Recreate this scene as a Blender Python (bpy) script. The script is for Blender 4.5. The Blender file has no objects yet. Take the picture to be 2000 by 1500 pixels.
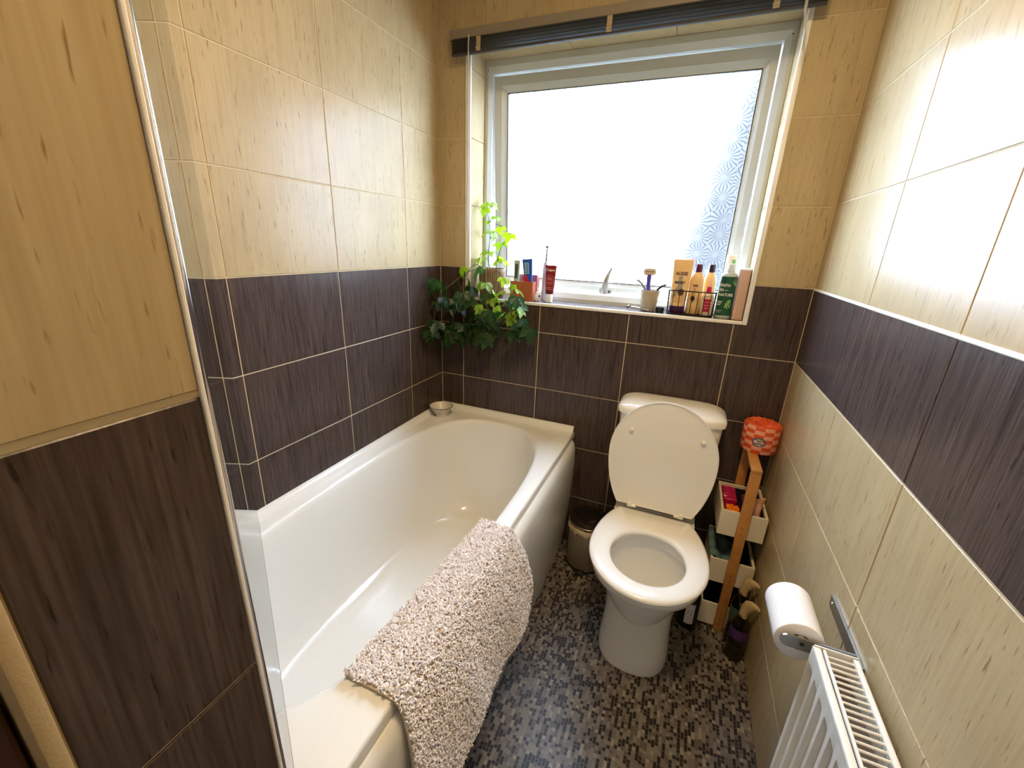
import bpy, bmesh, math, random
from mathutils import Vector, Matrix
random.seed(7)
PI = math.pi
SC = bpy.context.scene
COL = SC.collection

# ------------------------------------------------------------------ camera
cam_d = bpy.data.cameras.new('camera')
cam = bpy.data.objects.new('camera', cam_d)
COL.objects.link(cam)
YAW, PITCH, ROLL, FPX = 0.38371688, -0.32283519, 0.03907951, 819.521
cam_d.sensor_width = 36.0
cam_d.lens = FPX / 2000.0 * 36.0
cam_d.clip_start = 0.02
_f = Vector((-math.sin(YAW)*math.cos(PITCH), math.cos(YAW)*math.cos(PITCH), math.sin(PITCH)))
_r = Vector((math.cos(YAW), math.sin(YAW), 0))
_u = _r.cross(_f)
_R = math.cos(ROLL)*_r + math.sin(ROLL)*_u
_U = -math.sin(ROLL)*_r + math.cos(ROLL)*_u
cam.matrix_world = Matrix(((_R.x, _U.x, -_f.x, 1.04616), (_R.y, _U.y, -_f.y, -1.68138),
                           (_R.z, _U.z, -_f.z, 1.35520), (0, 0, 0, 1)))
SC.camera = cam

# ------------------------------------------------------------------ world, light, exposure
wd = bpy.data.worlds.new('overcast_sky')
SC.world = wd
wd.use_nodes = True
bg = wd.node_tree.nodes['Background']
bg.inputs['Color'].default_value = (0.76, 0.93, 1.13, 1)
bg.inputs['Strength'].default_value = 15.5
por = bpy.data.lights.new('window_portal', 'AREA')
por.shape = 'RECTANGLE'; por.size = 1.6; por.size_y = 1.45
por.cycles.is_portal = True
po = bpy.data.objects.new('window_portal', por)
COL.objects.link(po)
po.location = (0.69, 0.255, 1.68); po.rotation_euler = (-PI/2, 0, 0)
LAMP_POWER = 8.2
LAMP_COLOR = (1.0, 0.72, 0.39)
SC.view_settings.view_transform = 'Standard'
SC.view_settings.look = 'None'
SC.view_settings.gamma = 1.0
SC.view_settings.use_curve_mapping = False
SC.view_settings.exposure = 0.92
SC.cycles.use_denoising = True
SC.cycles.max_bounces = 12
SC.cycles.transparent_max_bounces = 16
SC.cycles.sample_clamp_indirect = 10.0

# ------------------------------------------------------------------ colour and materials
def lin(r, g, b):
    def c(v):
        v /= 255.0
        return v/12.92 if v <= 0.04045 else ((v+0.055)/1.055)**2.4
    return (c(r), c(g), c(b), 1.0)

MATS = {}
def pmat(name, col, rough=0.5, metal=0.0, spec=0.5, trans=0.0, coat=0.0, sss=0.0, bump=0.0, bscale=200.0, vary=0.0, vscale=8.0):
    m = bpy.data.materials.new(name)
    m.use_nodes = True
    nt = m.node_tree
    b = nt.nodes['Principled BSDF']
    b.inputs['Base Color'].default_value = col
    b.inputs['Roughness'].default_value = rough
    b.inputs['Metallic'].default_value = metal
    b.inputs['Specular IOR Level'].default_value = spec
    b.inputs['Transmission Weight'].default_value = trans
    b.inputs['Coat Weight'].default_value = coat
    if sss:
        b.inputs['Subsurface Weight'].default_value = sss
        b.inputs['Subsurface Radius'].default_value = (0.01, 0.01, 0.01)
    if bump or vary:
        tc = nt.nodes.new('ShaderNodeTexCoord')
        nz = nt.nodes.new('ShaderNodeTexNoise')
        nt.links.new(tc.outputs['Object'], nz.inputs['Vector'])
        if bump:
            nz.inputs['Scale'].default_value = bscale
            bp = nt.nodes.new('ShaderNodeBump')
            bp.inputs['Strength'].default_value = bump
            bp.inputs['Distance'].default_value = 0.002
            nt.links.new(nz.outputs['Fac'], bp.inputs['Height'])
            nt.links.new(bp.outputs['Normal'], b.inputs['Normal'])
        if vary:
            n2 = nt.nodes.new('ShaderNodeTexNoise')
            n2.inputs['Scale'].default_value = vscale
            nt.links.new(tc.outputs['Object'], n2.inputs['Vector'])
            hs = nt.nodes.new('ShaderNodeHueSaturation')
            hs.inputs['Color'].default_value = col
            mr = nt.nodes.new('ShaderNodeMapRange')
            mr.inputs['From Min'].default_value = 0.3; mr.inputs['From Max'].default_value = 0.7
            mr.inputs['To Min'].default_value = 1-vary; mr.inputs['To Max'].default_value = 1+vary
            nt.links.new(n2.outputs['Fac'], mr.inputs['Value'])
            nt.links.new(mr.outputs['Result'], hs.inputs['Value'])
            nt.links.new(hs.outputs['Color'], b.inputs['Base Color'])
    MATS[name] = m
    return m

def N(nt, t, **kw):
    n = nt.nodes.new(t)
    for k, v in kw.items():
        setattr(n, k, v)
    return n

def tile_mat(name, ca, cb, cs, rough, streak_amt, broad_amt=0.15):
    """wood-grain ceramic tile: fine vertical streaks; cs = colour of the short dark flecks"""
    m = bpy.data.materials.new(name); m.use_nodes = True
    nt = m.node_tree; L = nt.links
    b = nt.nodes['Principled BSDF']
    tc = N(nt, 'ShaderNodeTexCoord'); oi = N(nt, 'ShaderNodeObjectInfo')
    add = N(nt, 'ShaderNodeVectorMath', operation='ADD')
    sc = N(nt, 'ShaderNodeVectorMath', operation='SCALE')
    cmb = N(nt, 'ShaderNodeCombineXYZ')
    for k in 'XYZ':
        L.new(oi.outputs['Random'], cmb.inputs[k])
    L.new(cmb.outputs[0], sc.inputs[0]); sc.inputs['Scale'].default_value = 37.0
    L.new(tc.outputs['Object'], add.inputs[0]); L.new(sc.outputs[0], add.inputs[1])
    def noise(sx, sz, det, seedoff):
        mp = N(nt, 'ShaderNodeMapping')
        mp.inputs['Scale'].default_value = (sx, sx, sz)
        mp.inputs['Location'].default_value = (seedoff, seedoff*2, seedoff*3)
        L.new(add.outputs[0], mp.inputs['Vector'])
        n = N(nt, 'ShaderNodeTexNoise'); n.inputs['Scale'].default_value = 1.0
        n.inputs['Detail'].default_value = det
        L.new(mp.outputs[0], n.inputs['Vector'])
        return n.outputs['Fac']
    grain = noise(260, 9, 4, 1.3)
    fleck = noise(210, 24, 2, 7.7)
    broad = noise(70, 4.5, 3, 11.9)
    cloud = noise(9, 5, 3, 3.1)
    r1 = N(nt, 'ShaderNodeMapRange'); r1.inputs['From Min'].default_value = 0.32; r1.inputs['From Max'].default_value = 0.68
    L.new(grain, r1.inputs['Value'])
    mx = N(nt, 'ShaderNodeMix', data_type='RGBA')
    mx.inputs['A'].default_value = ca; mx.inputs['B'].default_value = cb
    L.new(r1.outputs[0], mx.inputs['Factor'])
    r2 = N(nt, 'ShaderNodeMapRange'); r2.inputs['From Min'].default_value = 0.64; r2.inputs['From Max'].default_value = 0.74
    r2.inputs['To Max'].default_value = streak_amt
    L.new(fleck, r2.inputs['Value'])
    r4 = N(nt, 'ShaderNodeMapRange'); r4.inputs['From Min'].default_value = 0.54; r4.inputs['From Max'].default_value = 0.72
    r4.inputs['To Max'].default_value = broad_amt
    L.new(broad, r4.inputs['Value'])
    mx0 = N(nt, 'ShaderNodeMix', data_type='RGBA'); mx0.inputs['B'].default_value = cs
    L.new(mx.outputs['Result'], mx0.inputs['A']); L.new(r4.outputs[0], mx0.inputs['Factor'])
    mx2 = N(nt, 'ShaderNodeMix', data_type='RGBA'); mx2.inputs['B'].default_value = cs
    L.new(mx0.outputs['Result'], mx2.inputs['A']); L.new(r2.outputs[0], mx2.inputs['Factor'])
    hs = N(nt, 'ShaderNodeHueSaturation')
    r3 = N(nt, 'ShaderNodeMapRange'); r3.inputs['From Min'].default_value = 0.3; r3.inputs['From Max'].default_value = 0.7
    r3.inputs['To Min'].default_value = 0.94; r3.inputs['To Max'].default_value = 1.06
    L.new(cloud, r3.inputs['Value']); L.new(r3.outputs[0], hs.inputs['Value'])
    L.new(mx2.outputs['Result'], hs.inputs['Color']); L.new(hs.outputs[0], b.inputs['Base Color'])
    b.inputs['Roughness'].default_value = rough
    b.inputs['Specular IOR Level'].default_value = 0.22
    bp = N(nt, 'ShaderNodeBump'); bp.inputs['Strength'].default_value = 0.12; bp.inputs['Distance'].default_value = 0.001
    bp.invert = True
    L.new(fleck, bp.inputs['Height']); L.new(bp.outputs[0], b.inputs['Normal'])
    MATS[name] = m
    return m

CREAM = tile_mat('cream_tile', lin(189, 170, 132), lin(182, 161, 122), lin(124, 92, 52), 0.27, 0.75)
DARK = tile_mat('dark_tile', lin(88, 74, 69), lin(64, 53, 49), lin(40, 31, 28), 0.26, 0.85, 0.6)
GROUT = pmat('grout', lin(206, 188, 150), 0.8, bump=0.2, bscale=300)
WHITE_TRIM = pmat('white_plastic_trim', lin(246, 242, 234), 0.35)
PLASTER = pmat('painted_plaster', lin(236, 226, 204), 0.9)
UPVC = pmat('white_window_plastic', lin(206, 208, 202), 0.32, vary=0.04, vscale=3)
ACRYLIC = pmat('white_acrylic', lin(240, 239, 234), 0.16, coat=0.3)
CERAMIC = pmat('white_ceramic', lin(246, 243, 236), 0.12, coat=0.4)
SEATP = pmat('white_seat_plastic', lin(248, 246, 240), 0.2)
CHROME = pmat('polished_chrome', lin(225, 225, 230), 0.12, metal=1.0)
STEEL = pmat('brushed_steel', lin(150, 148, 142), 0.38, metal=1.0, bump=0.1, bscale=400)
BLACKP = pmat('black_plastic', lin(20, 19, 20), 0.4)
RADW = pmat('white_radiator_paint', lin(232, 230, 222), 0.3)
BAMBOO = pmat('bamboo_wood', lin(190, 132, 66), 0.45, vary=0.12, vscale=30)
BOXW = pmat('white_painted_board', lin(228, 218, 194), 0.5)
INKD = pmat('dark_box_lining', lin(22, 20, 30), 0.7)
PAPER = pmat('white_paper', lin(240, 238, 240), 0.9)
TERRA = pmat('terracotta_glaze', lin(170, 92, 62), 0.4)
BROWNDOOR = pmat('brown_door_wood', lin(70, 36, 20), 0.45, vary=0.2, vscale=20)
FRAMEWOOD = pmat('painted_door_frame', lin(186, 164, 124), 0.6, bump=0.15, bscale=500)

def fresnel_two_sided(nt, ior):
    ge = N(nt, 'ShaderNodeNewGeometry')
    mr = N(nt, 'ShaderNodeMapRange')
    mr.inputs['To Min'].default_value = ior; mr.inputs['To Max'].default_value = 1.0/ior
    nt.links.new(ge.outputs['Backfacing'], mr.inputs['Value'])
    fr = N(nt, 'ShaderNodeFresnel')
    nt.links.new(mr.outputs[0], fr.inputs['IOR'])
    return fr

def glass_mat(name, tint, rough=0.0, ior=1.5):
    m = bpy.data.materials.new(name); m.use_nodes = True
    nt = m.node_tree; L = nt.links
    nt.nodes.remove(nt.nodes['Principled BSDF'])
    out = nt.nodes['Material Output']
    fr = fresnel_two_sided(nt, ior)
    tr = N(nt, 'ShaderNodeBsdfTransparent'); tr.inputs['Color'].default_value = tint
    gl = N(nt, 'ShaderNodeBsdfGlossy'); gl.inputs['Roughness'].default_value = rough
    mx = N(nt, 'ShaderNodeMixShader')
    L.new(fr.outputs[0], mx.inputs[0]); L.new(tr.outputs[0], mx.inputs[1]); L.new(gl.outputs[0], mx.inputs[2])
    L.new(mx.outputs[0], out.inputs['Surface'])
    MATS[name] = m
    return m
GLASS = glass_mat('clear_screen_glass', (0.93, 0.97, 0.95, 1))
CLEARP = glass_mat('clear_bottle_plastic', (0.62, 0.60, 0.56, 1), 0.1, 1.4)

def pane_mat():
    """obscured window glass with a flower-burst relief"""
    m = bpy.data.materials.new('patterned_window_glass'); m.use_nodes = True
    nt = m.node_tree; L = nt.links
    nt.nodes.remove(nt.nodes['Principled BSDF'])
    out = nt.nodes['Material Output']
    tc = N(nt, 'ShaderNodeTexCoord')
    sp = N(nt, 'ShaderNodeSeparateXYZ'); L.new(tc.outputs['Object'], sp.inputs[0])
    cb = N(nt, 'ShaderNodeCombineXYZ'); L.new(sp.outputs['X'], cb.inputs['X']); L.new(sp.outputs['Z'], cb.inputs['Y'])
    vo = N(nt, 'ShaderNodeTexVoronoi', voronoi_dimensions='2D'); vo.inputs['Scale'].default_value = 15.0
    vo.inputs['Randomness'].default_value = 0.45
    L.new(cb.outputs[0], vo.inputs['Vector'])
    sb = N(nt, 'ShaderNodeVectorMath', operation='SUBTRACT')
    L.new(cb.outputs[0], sb.inputs[0]); L.new(vo.outputs['Position'], sb.inputs[1])
    s2 = N(nt, 'ShaderNodeSeparateXYZ'); L.new(sb.outputs[0], s2.inputs[0])
    at = N(nt, 'ShaderNodeMath', operation='ARCTAN2'); L.new(s2.outputs['Y'], at.inputs[0]); L.new(s2.outputs['X'], at.inputs[1])
    mu = N(nt, 'ShaderNodeMath', operation='MULTIPLY'); mu.inputs[1].default_value = 16.0; L.new(at.outputs[0], mu.inputs[0])
    si = N(nt, 'ShaderNodeMath', operation='SINE'); L.new(mu.outputs[0], si.inputs[0])
    mr = N(nt, 'ShaderNodeMapRange'); mr.inputs['From Min'].default_value = 0.3; mr.inputs['From Max'].default_value = 0.9
    L.new(si.outputs[0], mr.inputs['Value'])
    dm = N(nt, 'ShaderNodeMapRange'); dm.inputs['From Min'].default_value = 0.12; dm.inputs['From Max'].default_value = 0.20
    L.new(vo.outputs['Distance'], dm.inputs['Value'])
    pt = N(nt, 'ShaderNodeMath', operation='MULTIPLY'); L.new(mr.outputs[0], pt.inputs[0]); L.new(dm.outputs[0], pt.inputs[1])
    colr = N(nt, 'ShaderNodeMix', data_type='RGBA')
    colr.inputs['A'].default_value = (0.95, 0.97, 1, 1); colr.inputs['B'].default_value = (0.62, 0.67, 0.74, 1)
    L.new(pt.outputs[0], colr.inputs['Factor'])
    tr = N(nt, 'ShaderNodeBsdfTransparent'); L.new(colr.outputs['Result'], tr.inputs['Color'])
    bp = N(nt, 'ShaderNodeBump'); bp.inputs['Strength'].default_value = 0.6; bp.inputs['Distance'].default_value = 0.004
    L.new(pt.outputs[0], bp.inputs['Height'])
    tl = N(nt, 'ShaderNodeBsdfRefraction'); L.new(colr.outputs['Result'], tl.inputs['Color']); tl.inputs['Roughness'].default_value = 0.42; tl.inputs['IOR'].default_value = 1.22
    mx = N(nt, 'ShaderNodeMixShader'); mx.inputs[0].default_value = 0.40
    L.new(tr.outputs[0], mx.inputs[1]); L.new(tl.outputs[0], mx.inputs[2])
    gl = N(nt, 'ShaderNodeBsdfGlossy'); gl.inputs['Roughness'].default_value = 0.15; L.new(bp.outputs[0], gl.inputs['Normal'])
    fr = fresnel_two_sided(nt, 1.4)
    m2 = N(nt, 'ShaderNodeMixShader'); L.new(fr.outputs[0], m2.inputs[0]); L.new(mx.outputs[0], m2.inputs[1]); L.new(gl.outputs[0], m2.inputs[2])
    L.new(m2.outputs[0], out.inputs['Surface'])
    return m
PANE = pane_mat()

def floor_mat():
    m = bpy.data.materials.new('mosaic_vinyl'); m.use_nodes = True
    nt = m.node_tree; L = nt.links
    b = nt.nodes['Principled BSDF']
    tc = N(nt, 'ShaderNodeTexCoord')
    sp = N(nt, 'ShaderNodeSeparateXYZ'); L.new(tc.outputs['Object'], sp.inputs[0])
    def M2(op, a, b=None):
        n = N(nt, 'ShaderNodeMath', operation=op)
        for k_, v_ in enumerate((a, b)):
            if v_ is None: continue
            if isinstance(v_, (int, float)): n.inputs[k_].default_value = v_
            else: L.new(v_, n.inputs[k_])
        return n.outputs[0]
    def WN(a, b):
        c_ = N(nt, 'ShaderNodeCombineXYZ')
        L.new(a, c_.inputs['X']); L.new(b, c_.inputs['Y'])
        n = N(nt, 'ShaderNodeTexWhiteNoise', noise_dimensions='2D'); L.new(c_.outputs[0], n.inputs['Vector'])
        return n.outputs['Value']
    RW, LN, MO = 0.0098, 0.0106, 0.0006
    xr = M2('MULTIPLY', sp.outputs['X'], 1/RW); row = M2('FLOOR', xr)
    u = M2('ADD', M2('MULTIPLY', sp.outputs['Y'], 1/LN), M2('MULTIPLY', WN(row, row), 6.0))
    col = M2('FLOOR', u); u2 = M2('MULTIPLY', u, 0.5); pair = M2('FLOOR', u2)
    sel = M2('GREATER_THAN', WN(pair, M2('ADD', row, 0.37)), 0.55)
    def fmix(f, a, b):
        n = N(nt, 'ShaderNodeMix', data_type='FLOAT'); L.new(f, n.inputs['Factor']); L.new(a, n.inputs['A']); L.new(b, n.inputs['B'])
        return n.outputs['Result']
    ident = fmix(sel, col, M2('ADD', pair, 1000.5))
    tval = WN(ident, M2('ADD', row, 0.11))
    du = fmix(sel, M2('MULTIPLY', M2('PINGPONG', u, 0.5), LN), M2('MULTIPLY', M2('PINGPONG', u2, 0.5), 2*LN))
    dx_ = M2('MULTIPLY', M2('PINGPONG', xr, 0.5), RW)
    mort = M2('LESS_THAN', M2('MINIMUM', du, dx_), MO)
    cr = N(nt, 'ShaderNodeValToRGB'); cr.color_ramp.interpolation = 'CONSTANT'
    el = cr.color_ramp.elements
    el[0].position = 0.0; el[0].color = lin(30, 25, 23)
    el[1].position = 0.36; el[1].color = lin(88, 80, 74)
    for p_, c_ in ((0.5, (106, 99, 92)), (0.70, (120, 113, 104)), (0.94, (142, 134, 121))):
        e_ = el.new(p_); e_.color = lin(*c_)
    L.new(tval, cr.inputs['Fac'])
    mx = N(nt, 'ShaderNodeMix', data_type='RGBA'); L.new(mort, mx.inputs['Factor']); L.new(cr.outputs['Color'], mx.inputs['A']); mx.inputs['B'].default_value = lin(112, 104, 95)
    L.new(mx.outputs['Result'], b.inputs['Base Color'])
    b.inputs['Roughness'].default_value = 0.42; b.inputs['Specular IOR Level'].default_value = 0.35
    return m
VINYL = floor_mat()

def leaf_mat(name, c1, c2):
    m = bpy.data.materials.new(name); m.use_nodes = True
    nt = m.node_tree; L = nt.links
    b = nt.nodes['Principled BSDF']; out = nt.nodes['Material Output']
    oi = N(nt, 'ShaderNodeObjectInfo')
    mx = N(nt, 'ShaderNodeMix', data_type='RGBA'); mx.inputs['A'].default_value = c1; mx.inputs['B'].default_value = c2
    L.new(oi.outputs['Random'], mx.inputs['Factor'])
    L.new(mx.outputs['Result'], b.inputs['Base Color']); b.inputs['Roughness'].default_value = 0.38
    tl = N(nt, 'ShaderNodeBsdfTranslucent')
    br = N(nt, 'ShaderNodeHueSaturation'); br.inputs['Value'].default_value = 2.4; br.inputs['Saturation'].default_value = 1.1
    L.new(mx.outputs['Result'], br.inputs['Color']); L.new(br.outputs[0], tl.inputs['Color'])
    ms = N(nt, 'ShaderNodeMixShader'); ms.inputs[0].default_value = 0.42
    L.new(b.outputs[0], ms.inputs[1]); L.new(tl.outputs[0], ms.inputs[2]); L.new(ms.outputs[0], out.inputs['Surface'])
    return m
LEAF_OLD = leaf_mat('mature_leaf', lin(36, 66, 34), lin(52, 84, 36))
LEAF_NEW = leaf_mat('young_leaf', lin(116, 146, 38), lin(140, 160, 60))
STEM = pmat('plant_stem', lin(96, 100, 56), 0.6)

# ------------------------------------------------------------------ mesh building
class MB:
    def __init__(s):
        s.v = []; s.f = []; s.mi = []
    def add(s, vs, fs, mi=0):
        o = len(s.v)
        s.v += [tuple(p) for p in vs]
        s.f += [tuple(i+o for i in f) for f in fs]
        s.mi += [mi]*len(fs)
        return s
    def box(s, a, b, bev=0.0, mi=0):
        bm = bmesh.new()
        bmesh.ops.create_cube(bm, size=1)
        for v in bm.verts:
            v.co = Vector(((a[0]+b[0])/2 + v.co.x*(b[0]-a[0]), (a[1]+b[1])/2 + v.co.y*(b[1]-a[1]), (a[2]+b[2])/2 + v.co.z*(b[2]-a[2])))
        if bev:
            bmesh.ops.bevel(bm, geom=bm.edges[:], offset=bev, segments=2, profile=0.5, affect='EDGES')
        bm.verts.index_update()
        s.add([v.co[:] for v in bm.verts], [[v.index for v in f.verts] for f in bm.faces], mi)
        bm.free()
        return s
    def rings(s, rings, closed=True, cap0=True, cap1=True, mi=0):
        n = len(rings[0]); vs = [p for r in rings for p in r]; fs = []
        for i in range(len(rings)-1):
            for j in range(n if closed else n-1):
                k = (j+1) % n
                fs.append((i*n+j, i*n+k, (i+1)*n+k, (i+1)*n+j))
        if cap0 and closed: fs.append(tuple(range(n-1, -1, -1)))
        if cap1 and closed: fs.append(tuple((len(rings)-1)*n+j for j in range(n)))
        return s.add(vs, fs, mi)
    def lathe(s, c, prof, n=32, sx=1.0, sy=1.0, cap0=True, cap1=True, mi=0):
        R = [[(c[0]+r*sx*math.cos(2*PI*j/n), c[1]+r*sy*math.sin(2*PI*j/n), c[2]+z) for j in range(n)] for r, z in prof]
        return s.rings(R, True, cap0, cap1, mi)
    def tube(s, pts, r, n=8, mi=0, r1=None):
        pts = [Vector(p) for p in pts]; R = []
        prev = None
        for i, p in enumerate(pts):
            t = (pts[min(i+1, len(pts)-1)]-pts[max(i-1, 0)]).normalized()
            if prev is None:
                a = t.orthogonal().normalized()
            else:
                a = (prev - t*prev.dot(t)).normalized()
            prev = a
            b = t.cross(a)
            rr = r if r1 is None else r+(r1-r)*i/(len(pts)-1)
            R.append([tuple(p+a*rr*math.cos(2*PI*j/n)+b*rr*math.sin(2*PI*j/n)) for j in range(n)])
        return s.rings(R, True, True, True, mi)
    def prism(s, poly, axis, d0, d1, mi=0):
        """poly 2D list in the two other axes, extruded along axis"""
        def P(u, v, d):
            return {'x': (d, u, v), 'y': (u, d, v), 'z': (u, v, d)}[axis]
        n = len(poly)
        vs = [P(u, v, d0) for u, v in poly]+[P(u, v, d1) for u, v in poly]
        fs = [tuple(range(n-1, -1, -1)), tuple(range(n, 2*n))]+[(j, (j+1) % n, n+(j+1) % n, n+j) for j in range(n)]
        return s.add(vs, fs, mi)
    def xf(s, M):
        s.v = [tuple(M @ Vector(p)) for p in s.v]
        return s
    def mesh(s, name, off=(0, 0, 0), smooth=False, angle=40):
        me = bpy.data.meshes.new(name)
        o = Vector(off)
        me.from_pydata([tuple(Vector(p)-o) for p in s.v], [], s.f)
        for p, mi in zip(me.polygons, s.mi): p.material_index = mi
        bm = bmesh.new(); bm.from_mesh(me)
        bmesh.ops.recalc_face_normals(bm, faces=bm.faces[:])
        if smooth:
            for f in bm.faces: f.smooth = True
            for e in bm.edges:
                if len(e.link_faces) == 2 and e.calc_face_angle(0) > math.radians(angle): e.smooth = False
        bm.to_mesh(me); bm.free()
        return me

def wloc(o):
    p = Vector((0, 0, 0))
    while o is not None:
        p += o.location; o = o.parent
    return p

def link(name, me, mats, parent=None, loc=(0, 0, 0)):
    o = bpy.data.objects.new(name, me)
    COL.objects.link(o)
    if me is not None and mats is not None and not me.materials:
        for m in (mats if isinstance(mats, (list, tuple)) else [mats]): me.materials.append(m)
    o.parent = parent
    o.location = loc
    return o

def part(name, mb, mats, parent, smooth=True, label=None, kind=None, angle=40):
    """mesh given in world coordinates, origin at the parent's origin"""
    me = mb.mesh(name, wloc(parent), smooth, angle)
    o = link(name, me, mats, parent)
    if label: o['label'] = label
    if kind: o['kind'] = kind
    return o

def thing(name, label, cat, loc, group=None):
    o = link(name, None, None, None, loc)
    o.empty_display_size = 0.02
    o['label'] = label; o['category'] = cat
    if group: o['group'] = group
    return o

def solo(name, mb, mats, label, cat, loc, smooth=True, group=None, angle=40):
    me = mb.mesh(name, loc, smooth, angle)
    o = link(name, me, mats, None, loc)
    o['label'] = label; o['category'] = cat
    if group: o['group'] = group
    return o

def struct(name, mb, mats, loc=(0, 0, 0), smooth=False, label=None, cat=None):
    me = mb.mesh(name, loc, smooth)
    o = link(name, me, mats, None, loc)
    o['kind'] = 'structure'
    if label: o['label'] = label
    if cat: o['category'] = cat
    return o

_font_cache = {}
def text_mb(txt, size, fn, thick=0.0, align='CENTER', sx=1.0, bold=0.0):
    """flat lettering; fn maps (u, v) in metres to a world point"""
    cu = bpy.data.curves.new('t', 'FONT')
    cu.body = txt; cu.size = size; cu.align_x = align; cu.align_y = 'CENTER'; cu.resolution_u = 2
    cu.offset = bold
    ob = bpy.data.objects.new('t', cu); COL.objects.link(ob)
    bpy.context.view_layer.update()
    dg = bpy.context.evaluated_depsgraph_get()
    me = bpy.data.meshes.new_from_object(ob.evaluated_get(dg))
    mb = MB().add([fn(v.co.x*sx, v.co.y) for v in me.vertices], [list(p.vertices) for p in me.polygons])
    bpy.data.objects.remove(ob); bpy.data.curves.remove(cu); bpy.data.meshes.remove(me)
    return mb

def se_ring(cx, cy, z, a, b, n=2.0, N_=48, b2=None):
    """superellipse ring; b2 = half length on the +y side if different"""
    R = []
    for j in range(N_):
        t = 2*PI*j/N_
        c, s_ = math.cos(t), math.sin(t)
        x = a*math.copysign(abs(c)**(2/n), c)
        bb = b if (s_ <= 0 or b2 is None) else b2
        y = bb*math.copysign(abs(s_)**(2/n), s_)
        R.append((cx+x, cy+y, z))
    return R

# ------------------------------------------------------------------ the room shell
W = 1.4239            # right wall
C1 = 1.25             # top of dark band
TH, TW = 0.25, 0.3652
ZC = 2.42             # ceiling
YN = -2.55            # wall behind the camera
G = 0.0016            # half joint
REC = 0.0016          # joint recess

struct('floor', MB().box((-0.1, YN-0.1, -0.1), (W+0.1, 0.1, 0.0)), VINYL, label='dark grey mosaic-print vinyl floor', cat='floor')
struct('ceiling', MB().box((-0.1, YN-0.1, ZC), (W+0.1, 0.25, ZC+0.1)), PLASTER, label='plain pale painted ceiling', cat='ceiling')
wl = struct('wall_left', MB().box((-0.1, YN, 0), (-REC, 0.0, ZC)), GROUT, label='tiled wall along the bath, cream above dark brown', cat='wall')
OX0, OX1, OZ0, OZ1 = 0.148, 1.237, 1.124, 2.047     # window opening
YF = 0.125                                           # front of the window frame
wb_m = MB()
for a, b in (((-0.1, REC, 0), (W+0.1, 0.2, OZ0-0.006)), ((-0.1, REC, OZ1+0.006), (W+0.1, 0.2, ZC)),
             ((-0.1, REC, OZ0-0.006), (OX0-0.006, 0.2, OZ1+0.006)), ((OX1+0.006, REC, OZ0-0.006), (W+0.1, 0.2, OZ1+0.006))):
    wb_m.box(a, b)
wb = struct('wall_back', wb_m, GROUT, label='tiled wall with the window, cream above dark brown', cat='wall')
wr = struct('wall_right', MB().box((W+REC, YN, 0), (W+0.1, REC, ZC)), GROUT, label='cream tiled wall with one dark band beside the toilet', cat='wall')
PX, PY0, PY1 = 0.748, -1.6245, -1.5115                 # stub wall at the near end of the bath
wp = struct('wall_near', MB().box((-REC, PY0, 0), (PX-REC, PY1, ZC)), GROUT, label='tiled end of the stub wall at the foot of the bath', cat='wall')
struct('wall_front', MB().box((-0.1, YN-0.1, 0), (W+0.1, YN, ZC)), PLASTER, label='plain painted wall facing the window', cat='wall')

_tile_cache = {}
def tile(parent, poly, axis, face, sign, mat):
    """poly in wall coords; front face at 'face', body goes back by 6 mm * sign"""
    us = [p[0] for p in poly]; vs = [p[1] for p in poly]
    cu, cv = (min(us)+max(us))/2, (min(vs)+max(vs))/2
    key = (axis, sign, mat.name, tuple((round(u-cu, 4), round(v-cv, 4)) for u, v in poly))
    me = _tile_cache.get(key)
    if me is None:
        e = 0.0009
        # inset front ring for a small rounded edge
        n = len(poly); ins = []
        area = sum(poly[i][0]*poly[(i+1) % n][1]-poly[(i+1) % n][0]*poly[i][1] for i in range(n))
        so = 1 if area > 0 else -1
        for i in range(n):
            p0, p1, p2 = Vector(poly[i-1]), Vector(poly[i]), Vector(poly[(i+1) % n])
            d1, d2 = (p1-p0).normalized(), (p2-p1).normalized()
            n1, n2 = Vector((-d1.y, d1.x))*so, Vector((-d2.y, d2.x))*so
            ins.append(p1+(n1+n2)*e)
        def P(u, v, d):
            return {'x': (d, u-cu, v-cv), 'y': (u-cu, d, v-cv), 'z': (u-cu, v-cv, d)}[axis]
        R = [[P(u, v, sign*0.006) for u, v in poly], [P(u, v, sign*e) for u, v in poly], [P(u[0], u[1], 0) for u in ins]]
        me = MB().rings(R).mesh('tile'); me.materials.append(mat)
        _tile_cache[key] = me
    loc = {'x': (face, cu, cv), 'y': (cu, face, cv), 'z': (cu, cv, face)}[axis]
    o = bpy.data.objects.new('tile', me); COL.objects.link(o)
    o.parent = parent; o.location = Vector(loc)-wloc(parent)
    return o

def rect(u0, u1, v0, v1, g=G):
    return [(u0+g, v0+g), (u1-g, v0+g), (u1-g, v1-g), (u0+g, v1-g)]

# left wall tiles (x = 0 plane): u = y, v = z
yj = [0.0] + [-(0.2469+TW*i) for i in range(0, 7)]
yj = [y for y in yj if y > -1.49] + [PY1]
zl = [0, 0.25, 0.5, 0.75, 1.0, 1.25, 1.5, 1.75, 2.0, 2.25, ZC]
for i in range(len(yj)-1):
    for k in range(len(zl)-1):
        tile(wl, rect(yj[i+1], yj[i], zl[k], zl[k+1]), 'x', 0.0, -1, DARK if zl[k] < 1.2 else CREAM)
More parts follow.
